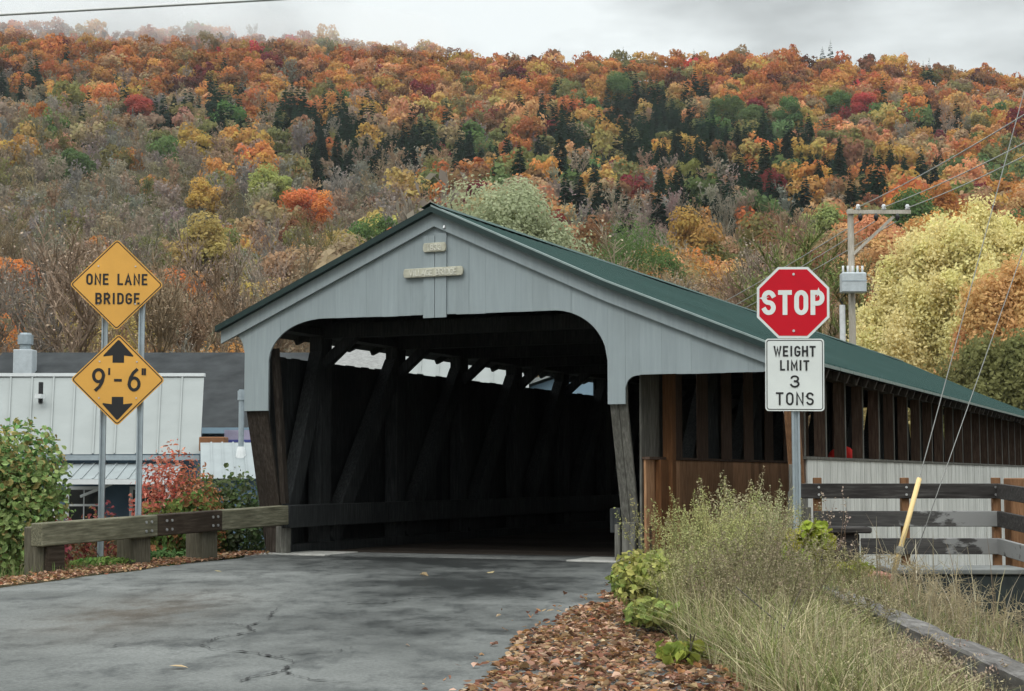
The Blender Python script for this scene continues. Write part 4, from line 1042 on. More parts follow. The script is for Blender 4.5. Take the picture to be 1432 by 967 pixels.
seam_roof((-3.3, 50.6, 6.0), (0.5, 50.6, 6.0), (-3.3, 47.4, 3.2), (0.5, 47.4, 3.2), 0.5, 'roof', MATS['white metal roof'], E_)
seam_roof((-3.3, 50.61, 6.0), (0.5, 50.61, 6.0), (-3.3, 53.8, 3.2), (0.5, 53.8, 3.2), 0.5, 'roof', MATS['white metal roof'], E_)
m = MB(); m.box((-3.1, 47.7, -1.5), (0.3, 53.5, 3.25)); child_of(m.build('wall', MATS['blue clapboard']), E_)
m = MB(); m.poly([(0.3, 47.7, 3.2), (0.3, 50.6, 5.85), (0.3, 53.5, 3.2)]); m.poly([(-3.1, 47.7, 3.2), (-3.1, 50.6, 5.85), (-3.1, 53.5, 3.2)]); child_of(m.build('gable', MATS['blue clapboard'], fix=False), E_)
G = tag(empty('pale_blue_house', (2.6, 50, -1)), 'pale blue gabled house with white trim seen through the last slots under the bridge eave', 'house')
m = MB(); i = 0
P = [(0.55, -1.5), (5.0, -1.5), (5.0, 3.75), (2.8, 4.5), (0.55, 3.75)]
for y in (49, 55): m.v += [(x, y, z) for x, z in P]
m.f += [(0, 1, 2, 3, 4), (9, 8, 7, 6, 5)] + [(k, 5 + k, 5 + (k + 1) % 5, (k + 1) % 5) for k in (4, 1, 2, 3)]
child_of(m.build('wall', MATS['pale blue clapboard']), G)
slab_roof((0.35, 48.7, 3.75), (2.8, 48.7, 4.62), (2.8, 55.3, 4.62), (0.35, 55.3, 3.75), -0.12, 'roof', MATS['white metal roof'], G)
slab_roof((2.8, 48.7, 4.62), (5.2, 48.7, 3.78), (5.2, 55.3, 3.78), (2.8, 55.3, 4.62), -0.12, 'roof', MATS['white metal roof'], G)
window(G, 1.6, 2.4, 0.8, 2.2, 48.97)
# ------------------------------------------------------------------ trees
def unit(v): return v / np.maximum(np.linalg.norm(v, axis=-1, keepdims=True), 1e-9)
def cards(P, N, size, rng, aspect=0.7, jit=0.0):
    """one kite-shaped leaf per point: returns V (4n,3), F (n,4)"""
    n = len(P); N = unit(N + jit * rng.normal(size=N.shape)); T = unit(np.cross(N, rng.normal(size=(n, 3)))); B = np.cross(N, T)
    s = np.asarray(size).reshape(-1, 1) * np.ones((n, 1))
    V = np.stack([P + T * s, P + B * s * aspect + T * s * 0.15, P - T * s, P - B * s * aspect + T * s * 0.15], 1).reshape(-1, 3)
    return V, np.arange(4 * n).reshape(n, 4)
def strips(A, B, wa, wb, rng, cam_like=False):
    """thin tapered twigs from A to B: two crossed quads each"""
    D = unit(B - A); S = unit(np.cross(D, rng.normal(size=D.shape))); S2 = np.cross(D, S); Vs = []
    for s in (S, S2): Vs.append(np.stack([A - s * wa, A + s * wa, B + s * wb, B - s * wb], 1))
    V = np.concatenate(Vs, 0).reshape(-1, 3); return V, np.arange(len(V)).reshape(-1, 4)
class Arr:
    def __init__(s): s.V = []; s.F = []; s.lr = []; s.cr = []; s.tint = []; s.n = 0
    def add(s, V, F, lr, cr, tint=None):
        s.V.append(V); s.F.append(F + s.n); s.n += len(V); s.lr.append(np.broadcast_to(lr, (len(F),))); s.cr.append(np.broadcast_to(cr, (len(F),)))
        if tint is not None: s.tint.append(np.broadcast_to(np.append(np.asarray(tint, float), 1.0) if np.ndim(tint) == 1 else tint, (len(F), 4)))
    def get(s): return np.concatenate(s.V), np.concatenate(s.F), np.concatenate(s.lr), np.concatenate(s.cr)
    def mesh(s, name):
        V, F, lr, cr = s.get(); at_ = {'lr': ('FLOAT', lr), 'cr': ('FLOAT', cr)}
        if s.tint: at_['tint'] = ('FLOAT_COLOR', np.concatenate(s.tint))
        return mesh_np(name, V, F, at_)
def crown_arr(seed, Rr=4.0, z0=3.5, z1=12.0, ncl=26, nleaf=70, ls=0.5, up=0.25, loose=0.0):
    rng = np.random.default_rng(seed); a = Arr(); zc = (z0 + z1) / 2; hz = (z1 - z0) / 2
    D = unit(rng.normal(size=(ncl * 3, 3))); D = D[D[:, 2] > -0.55][:ncl]
    C = D * np.array([Rr, Rr, hz]) * rng.uniform(0.42, 0.8, (len(D), 1)) + np.array([0, 0, zc])
    C[:, 0] += C[:, 2] * rng.normal() * 0.02
    for c in C:
        rc = 0.40 * Rr * rng.uniform(0.6, 1.3); n = int(nleaf * rng.uniform(0.7, 1.3)); d = unit(rng.normal(size=(n * 2, 3))); d = d[d[:, 2] > -0.65][:n]
        p = c + d * np.array([rc, rc, rc * 0.8]) * rng.uniform(0.55, 1.0 + loose, (len(d), 1)) ** 0.6
        q = (p - np.array([0, 0, zc])) / np.array([Rr, Rr, hz]); keep = np.linalg.norm(q, axis=1) > 0.48; p = p[keep]; d = d[keep]
        if not len(p): continue
        V, F = cards(p, d + np.array([0, 0, up]), ls * rng.uniform(0.6, 1.3, len(p)), rng, 0.72, 0.4); a.add(V, F, rng.uniform(0, 1, len(F)) * 0.8 + 0.2 * rng.uniform(), rng.uniform())
    return a, C
def trunk_mesh(name, C, z0, rad, seed):
    m = MB(); rng = random.Random(seed); top = Vector((0, 0, z0 + 2.2)); m.tube([(0, 0, -1.2), (0.05, 0, z0 * 0.6), top], [rad, rad * 0.75, rad * 0.45], 7)
    for k in range(0, len(C), max(1, len(C) // 12)):
        c = Vector(C[k]); b = Vector((0, 0, rng.uniform(z0 * 0.6, z0 + 1.5))); m.tube([b, b.lerp(c, 0.5) + Vector((0, 0, 0.2)), c], [rad * 0.4, rad * 0.25, rad * 0.08], 5, False)
    me = bpy.data.meshes.new(name); me.from_pydata(m.v, [], m.f); me.materials.append(MATS['bark']); return me
def conifer_arr(seed, h=12.0, r=2.5, nl=26, nb=13, k=1.0):
    rng = np.random.default_rng(seed); a = Arr()
    for i in range(nl):
        t = i / (nl - 1); z = 0.8 + (h - 1.0) * t; rr = r * (1 - t) ** 0.85 * rng.uniform(0.8, 1.1) + 0.12; n = max(4, int(nb * (1 - t * 0.6))); th = rng.uniform(0, 2 * PI, n)
        l = rr * rng.uniform(0.7, 1.15, n); d = np.stack([np.cos(th), np.sin(th), np.zeros(n)], -1); p0 = np.stack([0 * th, 0 * th, z + rng.uniform(-0.3, 0.3, n)], -1) + d * 0.1
        mid = p0 + d * l[:, None] * 0.6 + np.array([0, 0, 0.05]); tip = p0 + d * l[:, None] + np.stack([0 * th, 0 * th, -0.28 * l], -1); s = np.stack([-np.sin(th), np.cos(th), np.zeros(n)], -1); w = (0.26 * l + 0.12)[:, None] * k
        V = np.stack([p0, mid + s * w - np.array([0, 0, .12]), tip, mid - s * w - np.array([0, 0, .12])], 1).reshape(-1, 3); a.add(V, np.arange(4 * n).reshape(n, 4), rng.uniform(0, 1, n), rng.uniform())
    p = np.array([[0, 0, -1.0]]); V, F = strips(p, p + np.array([[0, 0, h + 1.4]]), 0.14, 0.02, rng); a.add(V, F, 0.1, 0.5)
    return a
def bare_arr(seed, h=12.0, spread=3.6, nlim=9, nb=9, nt=9, tw=0.03, leaves=0, ls=0.2):
    rng = np.random.default_rng(seed); a = Arr(); A = []; B = []; WA = []; WB = []; ends = []
    def seg(p, q, w0, w1): A.append(p); B.append(q); WA.append(w0); WB.append(w1)
    top = np.array([rng.normal() * 0.3, rng.normal() * 0.3, h * 0.75]); seg(np.array([0, 0, -1.0]), top * 0.5, 0.14, 0.1); seg(top * 0.5, top, 0.1, 0.04)
    for i in range(nlim):
        t = rng.uniform(0.28, 0.95); b = top * t; th = rng.uniform(0, 2 * PI); out = spread * (1.1 - 0.55 * t) * rng.uniform(0.6, 1.1); e = b + np.array([math.cos(th) * out, math.sin(th) * out, h * rng.uniform(0.18, 0.36)]); e[2] = min(e[2], h * 0.98)
        mid = b + (e - b) * 0.5 + np.array([math.cos(th), math.sin(th), 0]) * out * 0.12; seg(b, mid, 0.07, 0.05); seg(mid, e, 0.05, 0.025)
        for j in range(nb):
            s = rng.uniform(0.2, 1.0); p = b + (e - b) * s; dd = unit((e - b)[None])[0] * 0.5 + rng.normal(size=3) * 0.55 + np.array([0, 0, 0.75]); q = p + unit(dd[None])[0] * rng.uniform(0.8, 1.9) * h / 12; seg(p, q, tw * 1.1, tw * 0.7)
            for k in range(nt):
                s2 = rng.uniform(0.15, 1); p2 = p + (q - p) * s2; d2 = rng.normal(size=3) * 0.6 + np.array([0, 0, 0.7]) + unit((q - p)[None])[0] * 0.6; q2 = p2 + unit(d2[None])[0] * rng.uniform(0.4, 1.0) * h / 12; seg(p2, q2, tw * 0.75, tw * 0.35); ends.append(q2)
    V, F = strips(np.array(A), np.array(B), np.array(WA)[:, None], np.array(WB)[:, None], rng); a.add(V, F, rng.uniform(0, 1, len(F)), 0.5)
    if leaves:
        E_ = np.array(ends); P = E_[rng.integers(0, len(E_), leaves)] + rng.normal(size=(leaves, 3)) * 0.25; V, F = cards(P, rng.normal(size=(leaves, 3)) + [0, 0, .4], ls * rng.uniform(0.6, 1.4, leaves), rng); a.add(V, F, rng.uniform(0.2, 0.8, len(F)), rng.uniform(0, 1, len(F)))
    return a
LEAFY, LEAFY_T, FARL, CONI, CONIF, BARE, LEAFN, LEAFN_T = [], [], [], [], [], [], [], []
for k in range(4):
    a, C = crown_arr(150 + k, 3.9 + 0.3 * k, 1.6, 11.5 + k, 40, 640, 0.1, loose=0.6); me = a.mesh('leafy_crown'); me.materials.append(MATS['tree leaves']); LEAFN.append(me); LEAFN_T.append(trunk_mesh('tree_trunk', C, 3.0, 0.19, 40 + k))
for k in range(7):
    a, C = crown_arr(100 + k, 4.0 + 0.5 * (k % 3), 2.0, 11.0 + (k % 4), 30, 230, 0.23, loose=0.15); me = a.mesh('leafy_crown'); me.materials.append(MATS['tree leaves']); LEAFY.append(me); LEAFY_T.append(trunk_mesh('tree_trunk', C, 3.0, 0.2, k))
for k in range(6): FARL.append(crown_arr(200 + k, 4.7 + 0.4 * (k % 3), 2.0, 11.0 + (k % 3), 17, 34, 0.56)[0].get())
for k in range(4): me = conifer_arr(300 + k, 13.5 + k, 3.0 + 0.15 * k, 34, 22, 1.15).mesh('conifer_crown'); me.materials.append(MATS['tree leaves']); CONI.append(me)
for k in range(3): CONIF.append(conifer_arr(330 + k, 13.5 + k, 3.1, 19, 12, 1.6).get())
for k in range(5): me = bare_arr(400 + k, 11.5 + k * 0.6, 3.6, 12, 11, 10, 0.028, 1100 if k < 3 else 400, 0.07).mesh('bare_crown'); me.materials.append(MATS['bare twigs']); BARE.append(me)
BAREF = [bare_arr(430 + k, 12, 3.6, 9, 7, 4, 0.06, 160, 0.3).get() for k in range(4)]
PALETTE = {'rust orange': (.40, .155, .055), 'orange': (.52, .225, .075), 'deep gold': (.50, .29, .09), 'russet brown': (.25, .125, .065), 'dark maroon': (.17, .07, .05), 'bright red': (.50, .10, .075), 'olive': (.2, .19, .075),
           'mid green': (.12, .18, .065), 'dull yellow': (.46, .35, .12), 'pale orange': (.56, .31, .15), 'yellow green': (.28, .3, .1), 'crimson': (.32, .065, .065), 'tan': (.38, .27, .15), 'grey brown': (.27, .225, .17), 'ash grey': (.25, .225, .195),
           'faded brown': (.28, .21, .135), 'dark green': (.02, .052, .029), 'black green': (.013, .036, .022), 'blue green': (.028, .06, .042)}
for k_ in PALETTE:
    m_ = 1.0 if 'green' in k_ and k_ not in ('mid green', 'yellow green') else 1.1 if k_ in ('grey brown', 'ash grey', 'faded brown') else 0.62 if k_ in ('crimson', 'dark maroon') else 0.95
    PALETTE[k_] = tuple(c_ * m_ for c_ in PALETTE[k_])
CON_Z = [(915, 168, 70, 30, .9), (885, 200, 110, 40, .7), (1005, 225, 110, 45, .7), (1000, 285, 105, 40, .65), (1120, 225, 100, 45, .5), (1150, 285, 75, 30, .6), (600, 213, 80, 24, .8), (480, 190, 50, 20, .8), (390, 166, 55, 16, .7), (265, 163, 70, 20, .45), (45, 120, 60, 18, .55), (770, 158, 40, 28, .35), (520, 183, 28, 26, .55), (700, 245, 40, 20, .4), (1215, 245, 60, 28, .4), (1305, 168, 14, 14, .5)]
BARE_Z = [(110, 300, 210, 110, 1.15), (500, 300, 115, 75, 1.15), (900, 335, 160, 55, 1.1), (330, 215, 80, 30, .45), (600, 272, 70, 40, .7), (1010, 360, 90, 45, .75), (740, 215, 45, 30, .35), (1300, 180, 45, 20, .3), (30, 190, 60, 30, .5), (300, 410, 170, 90, .75), (40, 420, 120, 90, .9)]
def pick(rng, items):
    k = list(items); w = np.array([items[i] for i in k], float); return k[rng.choice(len(k), p=w / w.sum())]
def species(px, py, rng):
    c = max(p * math.exp(-0.5 * (((px - x) / rx) ** 2 + ((py - y) / ry) ** 2) * 1.2) for x, y, rx, ry, p in CON_Z)
    b = max(p * math.exp(-0.5 * (((px - x) / rx) ** 2 + ((py - y) / ry) ** 2) * 1.2) for x, y, rx, ry, p in BARE_Z)
    if rng.random() < min(0.93, c * 1.15): return 'conifer', pick(rng, {'dark green': 4, 'black green': 3, 'blue green': 1})
    if rng.random() < b: return 'bare', pick(rng, {'grey brown': 4, 'ash grey': 3, 'faded brown': 3, 'olive': 1})
    up = 1 - sstep(110, 190, py); n = float(vnoise(px, py, 90, 4))
    low = {'deep gold': 1.6, 'olive': 3.0, 'dull yellow': .8, 'russet brown': 1.2, 'tan': 1.6, 'orange': .7, 'yellow green': .15, 'mid green': .4, 'faded brown': 2.4} if px < 560 else {'orange': 1.6, 'pale orange': 1.4, 'deep gold': 1.2, 'olive': 1.6, 'mid green': 1.0, 'crimson': .35, 'tan': 1.2, 'russet brown': .8, 'dull yellow': .8, 'rust orange': .8}
    hi = {'rust orange': 4 if n > 0.4 else 2.4, 'orange': 2.2, 'deep gold': 1.4 if px < 1150 else 3.0, 'russet brown': 1.5, 'dark maroon': .6, 'pale orange': .7, 'olive': .35 + (0.5 if 780 < px < 1100 else 0), 'tan': .4, 'crimson': .15, 'bright red': .12}
    return 'leafy', pick(rng, hi if rng.random() < up else low)
COLS = [(100, 'left of the yellow signs'), (235, 'above the yellow signs'), (330, 'right of the yellow signs'), (480, 'left of the gable'), (620, 'above the gable'), (760, 'above the roof ridge'), (900, 'above the green roof'), (1050, 'left of the stop sign'), (1170, 'above the stop sign'), (1280, 'above the utility pole'), (9999, 'above the pale yellow tree')]
def where(px, py):
    row = 'on the skyline' if py < np.interp(px, SKX, SKY) + 22 else 'high on the hill' if py < 135 else 'on the upper slope' if py < 185 else 'halfway up the hill' if py < 235 else 'on the lower slope' if py < 300 else 'near the hill foot' if py < 370 else 'at the hill foot'
    return row + ' ' + next(n for x, n in COLS if px < x)
rng = np.random.default_rng(11)
# trees that stand out in the photograph, placed on the slope where they stand
FEAT = [(185, 150, 46, 'leafy', 'bright red', 'vivid coral red tree standing out on the upper slope'), (92, 208, 105, 'leafy', 'mid green', 'large dark olive green tree over grey woods at the left'), (428, 297, 66, 'leafy', 'orange', 'golden orange round tree left of the bridge gable'),
        (281, 290, 56, 'leafy', 'deep gold', 'gold orange tree above and right of the yellow signs'), (372, 262, 66, 'leafy', 'yellow green', 'soft green tree in the grey woods left of the gable'), (437, 245, 34, 'conifer', 'dark green', 'lone dark green conifer in front of grey woods left of the gable'),
        (1085, 264, 52, 'leafy', 'crimson', 'broad crimson tree amid dark conifers above the stop sign'), (1215, 130, 70, 'leafy', 'bright red', 'large brick red tree high on the hill at right'), (1060, 152, 70, 'leafy', 'mid green', 'broad mid green tree on the right half of the hill'), (1020, 150, 60, 'leafy', 'mid green', 'green tree left beside the broad mid green one'),
        (1110, 158, 62, 'leafy', 'mid green', 'green tree right beside the broad mid green one'), (1180, 146, 42, 'leafy', 'mid green', 'small round green tree below the brick red one'), (868, 118, 52, 'leafy', 'mid green', 'dark green round tree high above the green roof'), (1158, 330, 84, 'leafy', 'yellow green', 'lime green tree behind the crossarm pole'),
        (236, 172, 26, 'conifer', 'black green', 'dark conifer right of the coral red tree'), (1305, 166, 22, 'conifer', 'black green', 'lone dark conifer high above the pale yellow tree'), (240, 420, 92, 'leafy', 'orange', 'orange leaved tree just right of the upper diamond sign'), (285, 372, 110, 'leafy', 'dull yellow', 'pale yellow tree between the diamond signs and the bridge'),
        (320, 432, 74, 'leafy', 'deep gold', 'gold tree touching the left eave of the bridge'), (1130, 298, 34, 'conifer', 'blue green', 'blue green conifer left of the crossarm pole'), (60, 398, 120, 'bare', 'grey brown', 'wide bare grey tree left of the upper diamond sign')]
feats = []
for (fx_, fy_, fw, kd, cn, lab) in FEAT:
    best = None
    for Y in np.arange(88, 700, 2.0):
        X = (fx_ - 716) / FPX * Y * 1.0; z = H(X, Y); hh = 11.0 * (fw * Y / FPX) / 8.6 if kd != 'conifer' else 9
        e = abs(project((X, Y, z + hh * 0.6))[1] - fy_)
        if best is None or e < best[0]: best = (e, X, Y, z)
    feats.append((best[1], best[2], best[3], fx_, fy_, fw, kd, cn, lab))
cand = []; Y = 86.0
while Y < 738:
    sp = 6.3 + 1.5 * sstep(150, 500, Y); hw = 0.345 * Y + 26; X = -hw + rng.uniform(0, sp)
    while X < hw:
        x = X + rng.uniform(-.4, .4) * sp; y = Y + rng.uniform(-.4, .4) * sp; z = H(x, y); a, b = project((x, y, z + 7.0)); a = float(a); b = float(b)
        ok = True
        for f in feats:
            if math.hypot(x - f[0], y - f[1]) < 4.5: ok = False
            if y < f[1] and abs(a - f[3]) < f[5] * 0.5 + 6 and f[4] - f[5] * 0.45 < b - 0.4 * 8 * FPX / y / 2 < f[4] + f[5] * 0.45: ok = False
        if b > 700 - 0: ok = ok
        if ok: cand.append((x, y, z, a, b))
        X += sp
    Y += sp * 0.92
trees = []
for (x, y, z, a, b) in cand:
    kd, cn = species(a, b, rng)
    if y < 118 and kd == 'conifer': kd, cn = 'bare', 'grey brown'
    if y < 150 and kd == 'leafy':
        kd, cn = ('bare', pick(rng, {'grey brown': 3, 'faded brown': 3, 'olive': 1})) if rng.random() < (0.74 if a < 600 else 0.98) else ('leafy', pick(rng, {'deep gold': 2.4, 'dull yellow': 1.0, 'faded brown': 3, 'tan': 1.5, 'orange': 1.2, 'olive': 1}))
    trees.append((kd, cn, x, y, z, a, b))
    if kd == 'conifer' and rng.random() < 0.5:
        t_ = rng.uniform(0, 2 * PI); x2 = x + 3.6 * math.cos(t_); y2 = y + 3.6 * math.sin(t_); z2 = H(x2, y2); a2, b2 = project((x2, y2, z2 + 7.0)); trees.append((kd, pick(rng, {'dark green': 4, 'black green': 3}), x2, y2, z2, float(a2), float(b2)))
trees.sort(key=lambda t: t[3])
count = {'leafy': 0, 'bare': 0, 'conifer': 0}; LIM = {'leafy': 290, 'bare': 280, 'conifer': 290}; mass = Arr()
KW = {'leafy': ('autumn_tree', 'tree', 'autumn trees on the hillside'), 'bare': ('bare_tree', 'tree', 'bare trees at the foot of the hill'), 'conifer': ('conifer_tree', 'conifer', 'conifers on the hillside')}
NOUN = {'leafy': 'tree', 'bare': 'bare tree', 'conifer': 'conifer'}
def one_tree(kd, cn, x, y, z, s, sz, lab, k, parts, feature=False):
    nm, cat, grp = KW[kd]; c = np.array(PALETTE[cn]) * rng.uniform(0.82, 1.18) * (1 + rng.normal(size=3) * 0.05); rot = rng.uniform(0, 2 * PI)
    me = {'leafy': LEAFY, 'bare': BARE, 'conifer': CONI}[kd]; me = me[k % len(me)]
    if parts and kd == 'leafy' and y < 165:
        r = empty(nm, (x, y, z), rot); r.scale = (s, s, sz); cr_ = link('crown', LEAFN[k % 4], None, r); cr_.color = (*np.clip(c, 0, 1), 1); link('trunk', LEAFN_T[k % 4], None, r)
    elif parts and kd == 'leafy':
        r = empty(nm, (x, y, z), rot); r.scale = (s, s, sz); cr_ = link('crown', me, None, r); cr_.color = (*np.clip(c, 0, 1), 1); link('trunk', LEAFY_T[k % len(LEAFY_T)], None, r)
    else:
        r = link(nm, me, None); r.location = (x, y, z); r.rotation_euler = (0, 0, rot); r.scale = (s, s, sz); r.color = (*np.clip(c, 0, 1), 1)
    return tag(r, lab, cat, grp)
for n_, (X, Y, z, fx_, fy_, fw, kd, cn, lab) in enumerate(feats):
    fw = min(fw, 12.0 * FPX / Y); s = fw * Y / FPX / (8.8 if kd != 'conifer' else 5.2); o = one_tree(kd, cn, X, Y, z, s, s * (0.95 if kd != 'conifer' else 0.85), lab, n_, True, True)
    if 'group' in o: del o['group']
for (kd, cn, x, y, z, a, b) in trees:
    s = rng.uniform(0.7, 1.25); sz = s * rng.uniform(0.85, 1.15)
    if kd == 'leafy' and y > 200: s *= 0.95
    tb = b - 6.2 * FPX / y; wpx = 3.5 * FPX / y
    hid = (312 < a - wpx * 0.3 and a < 1440 and tb > np.interp(a, [312, 609, 1432], [470, 300, 586])) or (a < 330 - wpx and tb > 500)
    if count[kd] < LIM[kd] and -40 - wpx * 1.8 < a < 1470 + wpx * 1.8 and not hid:
        count[kd] += 1; size = 'large ' if s > 1.03 else 'small ' if s < 0.88 else ''
        lab = f"{size}{cn} {NOUN[kd]} {where(a, b)}"
        if cn in ('dark green', 'black green', 'blue green'): lab = f"{size}{cn} conifer {where(a, b)}"
        one_tree(kd, cn, x, y, z, s, sz, lab, int(rng.integers(0, 50)), y < 160)
    else:
        kd2 = {'bare': BAREF, 'conifer': CONIF, 'leafy': FARL}[kd]
        V, F_, lr, cr_ = kd2[int(rng.integers(0, len(kd2)))]; t = rng.uniform(0, 2 * PI); ca, sa = math.cos(t) * s, math.sin(t) * s
        W = np.stack([V[:, 0] * ca - V[:, 1] * sa + x, V[:, 0] * sa + V[:, 1] * ca + y, V[:, 2] * sz + z], -1); c = np.array(PALETTE[cn]) * rng.uniform(0.8, 1.2) * (1 + rng.normal(size=3) * 0.06); mass.add(W, F_, lr, cr_, np.clip(c, 0, 1))
open('/tmp/w_trees.txt', 'w').write(str((len(trees), count, mass.n // 4, {k: sum(t[0] == k for t in trees) for k in count}))) if False else None
o = link('hillside_forest', mass.mesh('hillside_forest'), MATS['forest leaves']); tag(o, 'dense rust and orange forest covering the upper hillside', 'forest', None, 'stuff')
# pale yellow tree and its neighbours beyond the bridge
def big_tree(name, x, y, plumes, leaf, ls, seed, col, lab, trunk_h, n_per, aspect=0.6):
    """plumes: (dx, dy, z_base, z_top, radius) upright sprays of leaves"""
    rg = np.random.default_rng(seed); a = Arr(); root = empty(name, (x, y, H(x, y)))
    for (dx, dy, z0, z1, rr) in plumes:
        n = int(n_per * rr * (z1 - z0)); t = rg.uniform(0, 1, n) ** 0.8; r_ = rr * np.sqrt(np.clip(np.sin(PI * np.clip(0.12 + 0.88 * t, 0, 1)), 0.03, 1)) * rg.uniform(0.12, 1.05, n) ** 0.6; th = rg.uniform(0, 2 * PI, n)
        P = np.stack([dx * (0.5 + 0.5 * t) + r_ * np.cos(th), dy * (0.5 + 0.5 * t) + r_ * np.sin(th), z0 + (z1 - z0) * t], -1)
        P += rg.normal(size=P.shape) * np.array([0.22, 0.22, 0.3]) * rr
        P += 0.15 * rr * (np.stack([vnoise(P[:, 0], P[:, 2], 0.8, 3), vnoise(P[:, 1], P[:, 2], 0.8, 4), vnoise(P[:, 0], P[:, 1], 0.8, 6)], -1) - 0.5)
        N = np.stack([np.cos(th), np.sin(th), rg.uniform(-0.2, 0.9, n)], -1); V, F_ = cards(P, N, ls * rg.uniform(0.6, 1.3, n), rg, aspect, 0.5); a.add(V, F_, rg.uniform(0, 1, n), np.full(n, rg.uniform()))
    me = a.mesh(name + '_crown'); me.materials.append(MATS['tree leaves']); c = link('crown', me, None, root); c.color = (*col, 1)
    m = MB(); m.tube([(0, 0, -1), (0.1, 0, trunk_h * 0.5), (0, 0, trunk_h)], [0.35, 0.28, 0.18], 9); m.build('trunk', MATS['bark'], root, smooth=True)
    lm = MB()
    for (dx, dy, z0, z1, rr) in plumes[::2]: lm.tube([(0, 0, trunk_h * 0.6), (dx * 0.45, dy * 0.45, z0 + 0.25 * (z1 - z0)), (dx * 1.0, dy * 1.0, z1 + 0.1)], [0.15, 0.08, 0.015], 6)
    lm.build('limbs', MATS['bark'], root, smooth=True)
    return tag(root, lab, 'tree')
def plumes(rg, n, rx, h0, h1, rr, top):
    out = []
    for k in range(n):
        th = rg.uniform(0, 2 * PI); d = rx * math.sqrt(rg.uniform(0, 1)); e = 1 - 0.5 * (d / rx) ** 2.2; zt = top * e * rg.uniform(0.86, 1.0); zb = max(h0, zt - rg.uniform(2.8, 5.5)) if k % 3 else max(h0, zt * 0.45 - 2); out.append((d * math.cos(th), d * math.sin(th), zb, max(zt, zb + 1.5), rr * rg.uniform(0.7, 1.3)))
    return out
rg = np.random.default_rng(5)
big_tree('yellow_tree', 22.4, 78, plumes(rg, 120, 6.6, 1.0, 9, 1.05, 14.0), 0, 0.095, 51, (.74, .66, .32), 'large pale yellow tree with upright sprays behind the bridge at right', 7, 620)
big_tree('orange_tree', 21.7, 71, plumes(rg, 40, 2.7, 1.0, 7, 0.9, 10.6), 0, 0.1, 52, (.62, .38, .17), 'faded orange tree in front of the pale yellow tree at right', 5, 560)
big_tree('olive_tree', 20.2, 66, plumes(rg, 34, 3.6, 0.2, 5, 0.9, 7.2), 0, 0.1, 53, (.2, .2, .08), 'dark olive tree low behind the bridge roof at right', 3.5, 560)
big_tree('tan_tree', 25.6, 66.5, plumes(rg, 26, 2.8, 0.2, 5, 0.9, 7.2), 0, 0.1, 55, (.5, .39, .18), 'tan leaved tree at the right edge below the orange one', 3.5, 560)
a, C = crown_arr(154, 3.8, 7.5, 17.0, 52, 640, 0.1, loose=0.6); me = a.mesh('pale_green_tree_crown'); me.materials.append(MATS['tree leaves'])
r = empty('pale_green_tree', (-0.5, 85, H(-0.5, 85))); c = link('crown', me, None, r); c.color = (.38, .405, .25, 1); link('trunk', trunk_mesh('pale_tree_trunk', C, 8.0, 0.25, 9), None, r); tag(r, 'pale silvery green tree rising just behind the bridge ridge', 'tree')
# ------------------------------------------------------------------ verge plants, grass, fallen leaves
rg = np.random.default_rng(21)
def tz(P): return terrain(P[:, 0], P[:, 1])
def blades(a, P, h, w, lean, rg, tint, tvar=0.15):
    """curved grass blades: three quads each"""
    n = len(P); th = rg.uniform(0, 2 * PI, n); D = np.stack([np.cos(th), np.sin(th), np.zeros(n)], -1); S = np.stack([-np.sin(th), np.cos(th), np.zeros(n)], -1); b = rg.uniform(0.1, 1.0, n)[:, None] * lean; ts_ = (0, 0.4, 0.75, 1.0); Ls = []
    for t in ts_:
        c = P + D * (b * h[:, None] * t ** 2) + np.array([0, 0, 1]) * (h[:, None] * (t - 0.22 * b * t ** 2.5)); ww = w[:, None] * (1 - t) ** 0.7 + 0.0006; Ls.append((c - S * ww, c + S * ww))
    V = np.stack([q for pr in Ls for q in pr], 1).reshape(-1, 3); base = (np.arange(n) * 8)[:, None]; F_ = np.concatenate([base + np.array([[2 * k, 2 * k + 1, 2 * k + 3, 2 * k + 2]]) for k in range(3)], 0); lr = np.tile(rg.uniform(0, 1, n), 3); cr_ = np.tile(rg.uniform(0, 1, n), 3)
    tint = np.asarray(tint); T = tint[rg.integers(0, len(tint), n)] if tint.ndim == 2 else np.tile(tint, (n, 1)); T = np.concatenate([np.clip(T, 0, 1), np.ones((n, 1))], 1); a.add(V, F_, lr, cr_, np.tile(T, (3, 1)))
GREEN = [(.17, .19, .07), (.22, .24, .1), (.33, .3, .17), (.14, .16, .055), (.42, .37, .23), (.36, .31, .18)]; DRY = [(.34, .29, .17), (.28, .23, .13), (.2, .165, .1), (.4, .36, .24), (.22, .23, .1)]
def scatter(n, f):
    out = []
    while len(out) < n:
        x, y = f(); out.append((x, y))
    P = np.array(out); return np.concatenate([P, tz(P)[:, None]], 1)
def verge():
    while True:
        y = rg.uniform(6.6, 16.8); x = rg.uniform(0.75, 2.62); xl = np.interp(y, [6.5, 9, 10.5, 12, 14.5, 17], [1.15, 1.12, 1.02, 1.1, 1.3, 1.75])
        if x > xl + rg.exponential(0.06) and rg.random() < (1.0 if y < 12 else 0.8): return x, y
a = Arr(); P = scatter(15000, verge); h = rg.uniform(0.15, 0.5, len(P)) * (0.75 + 0.5 * vnoise(P[:, 0], P[:, 1], 0.5, 2)); h *= 1 - 0.5 * sstep(1.6, 2.3, P[:, 0]); blades(a, P, h, rg.uniform(0.0025, 0.006, len(P)), 1.5, rg, GREEN)
P = scatter(1500, verge); blades(a, P, rg.uniform(0.3, 0.52, len(P)) * (1 - 0.6 * sstep(1.5, 2.1, P[:, 0])), rg.uniform(0.0015, 0.003, len(P)), 0.8, rg, DRY)
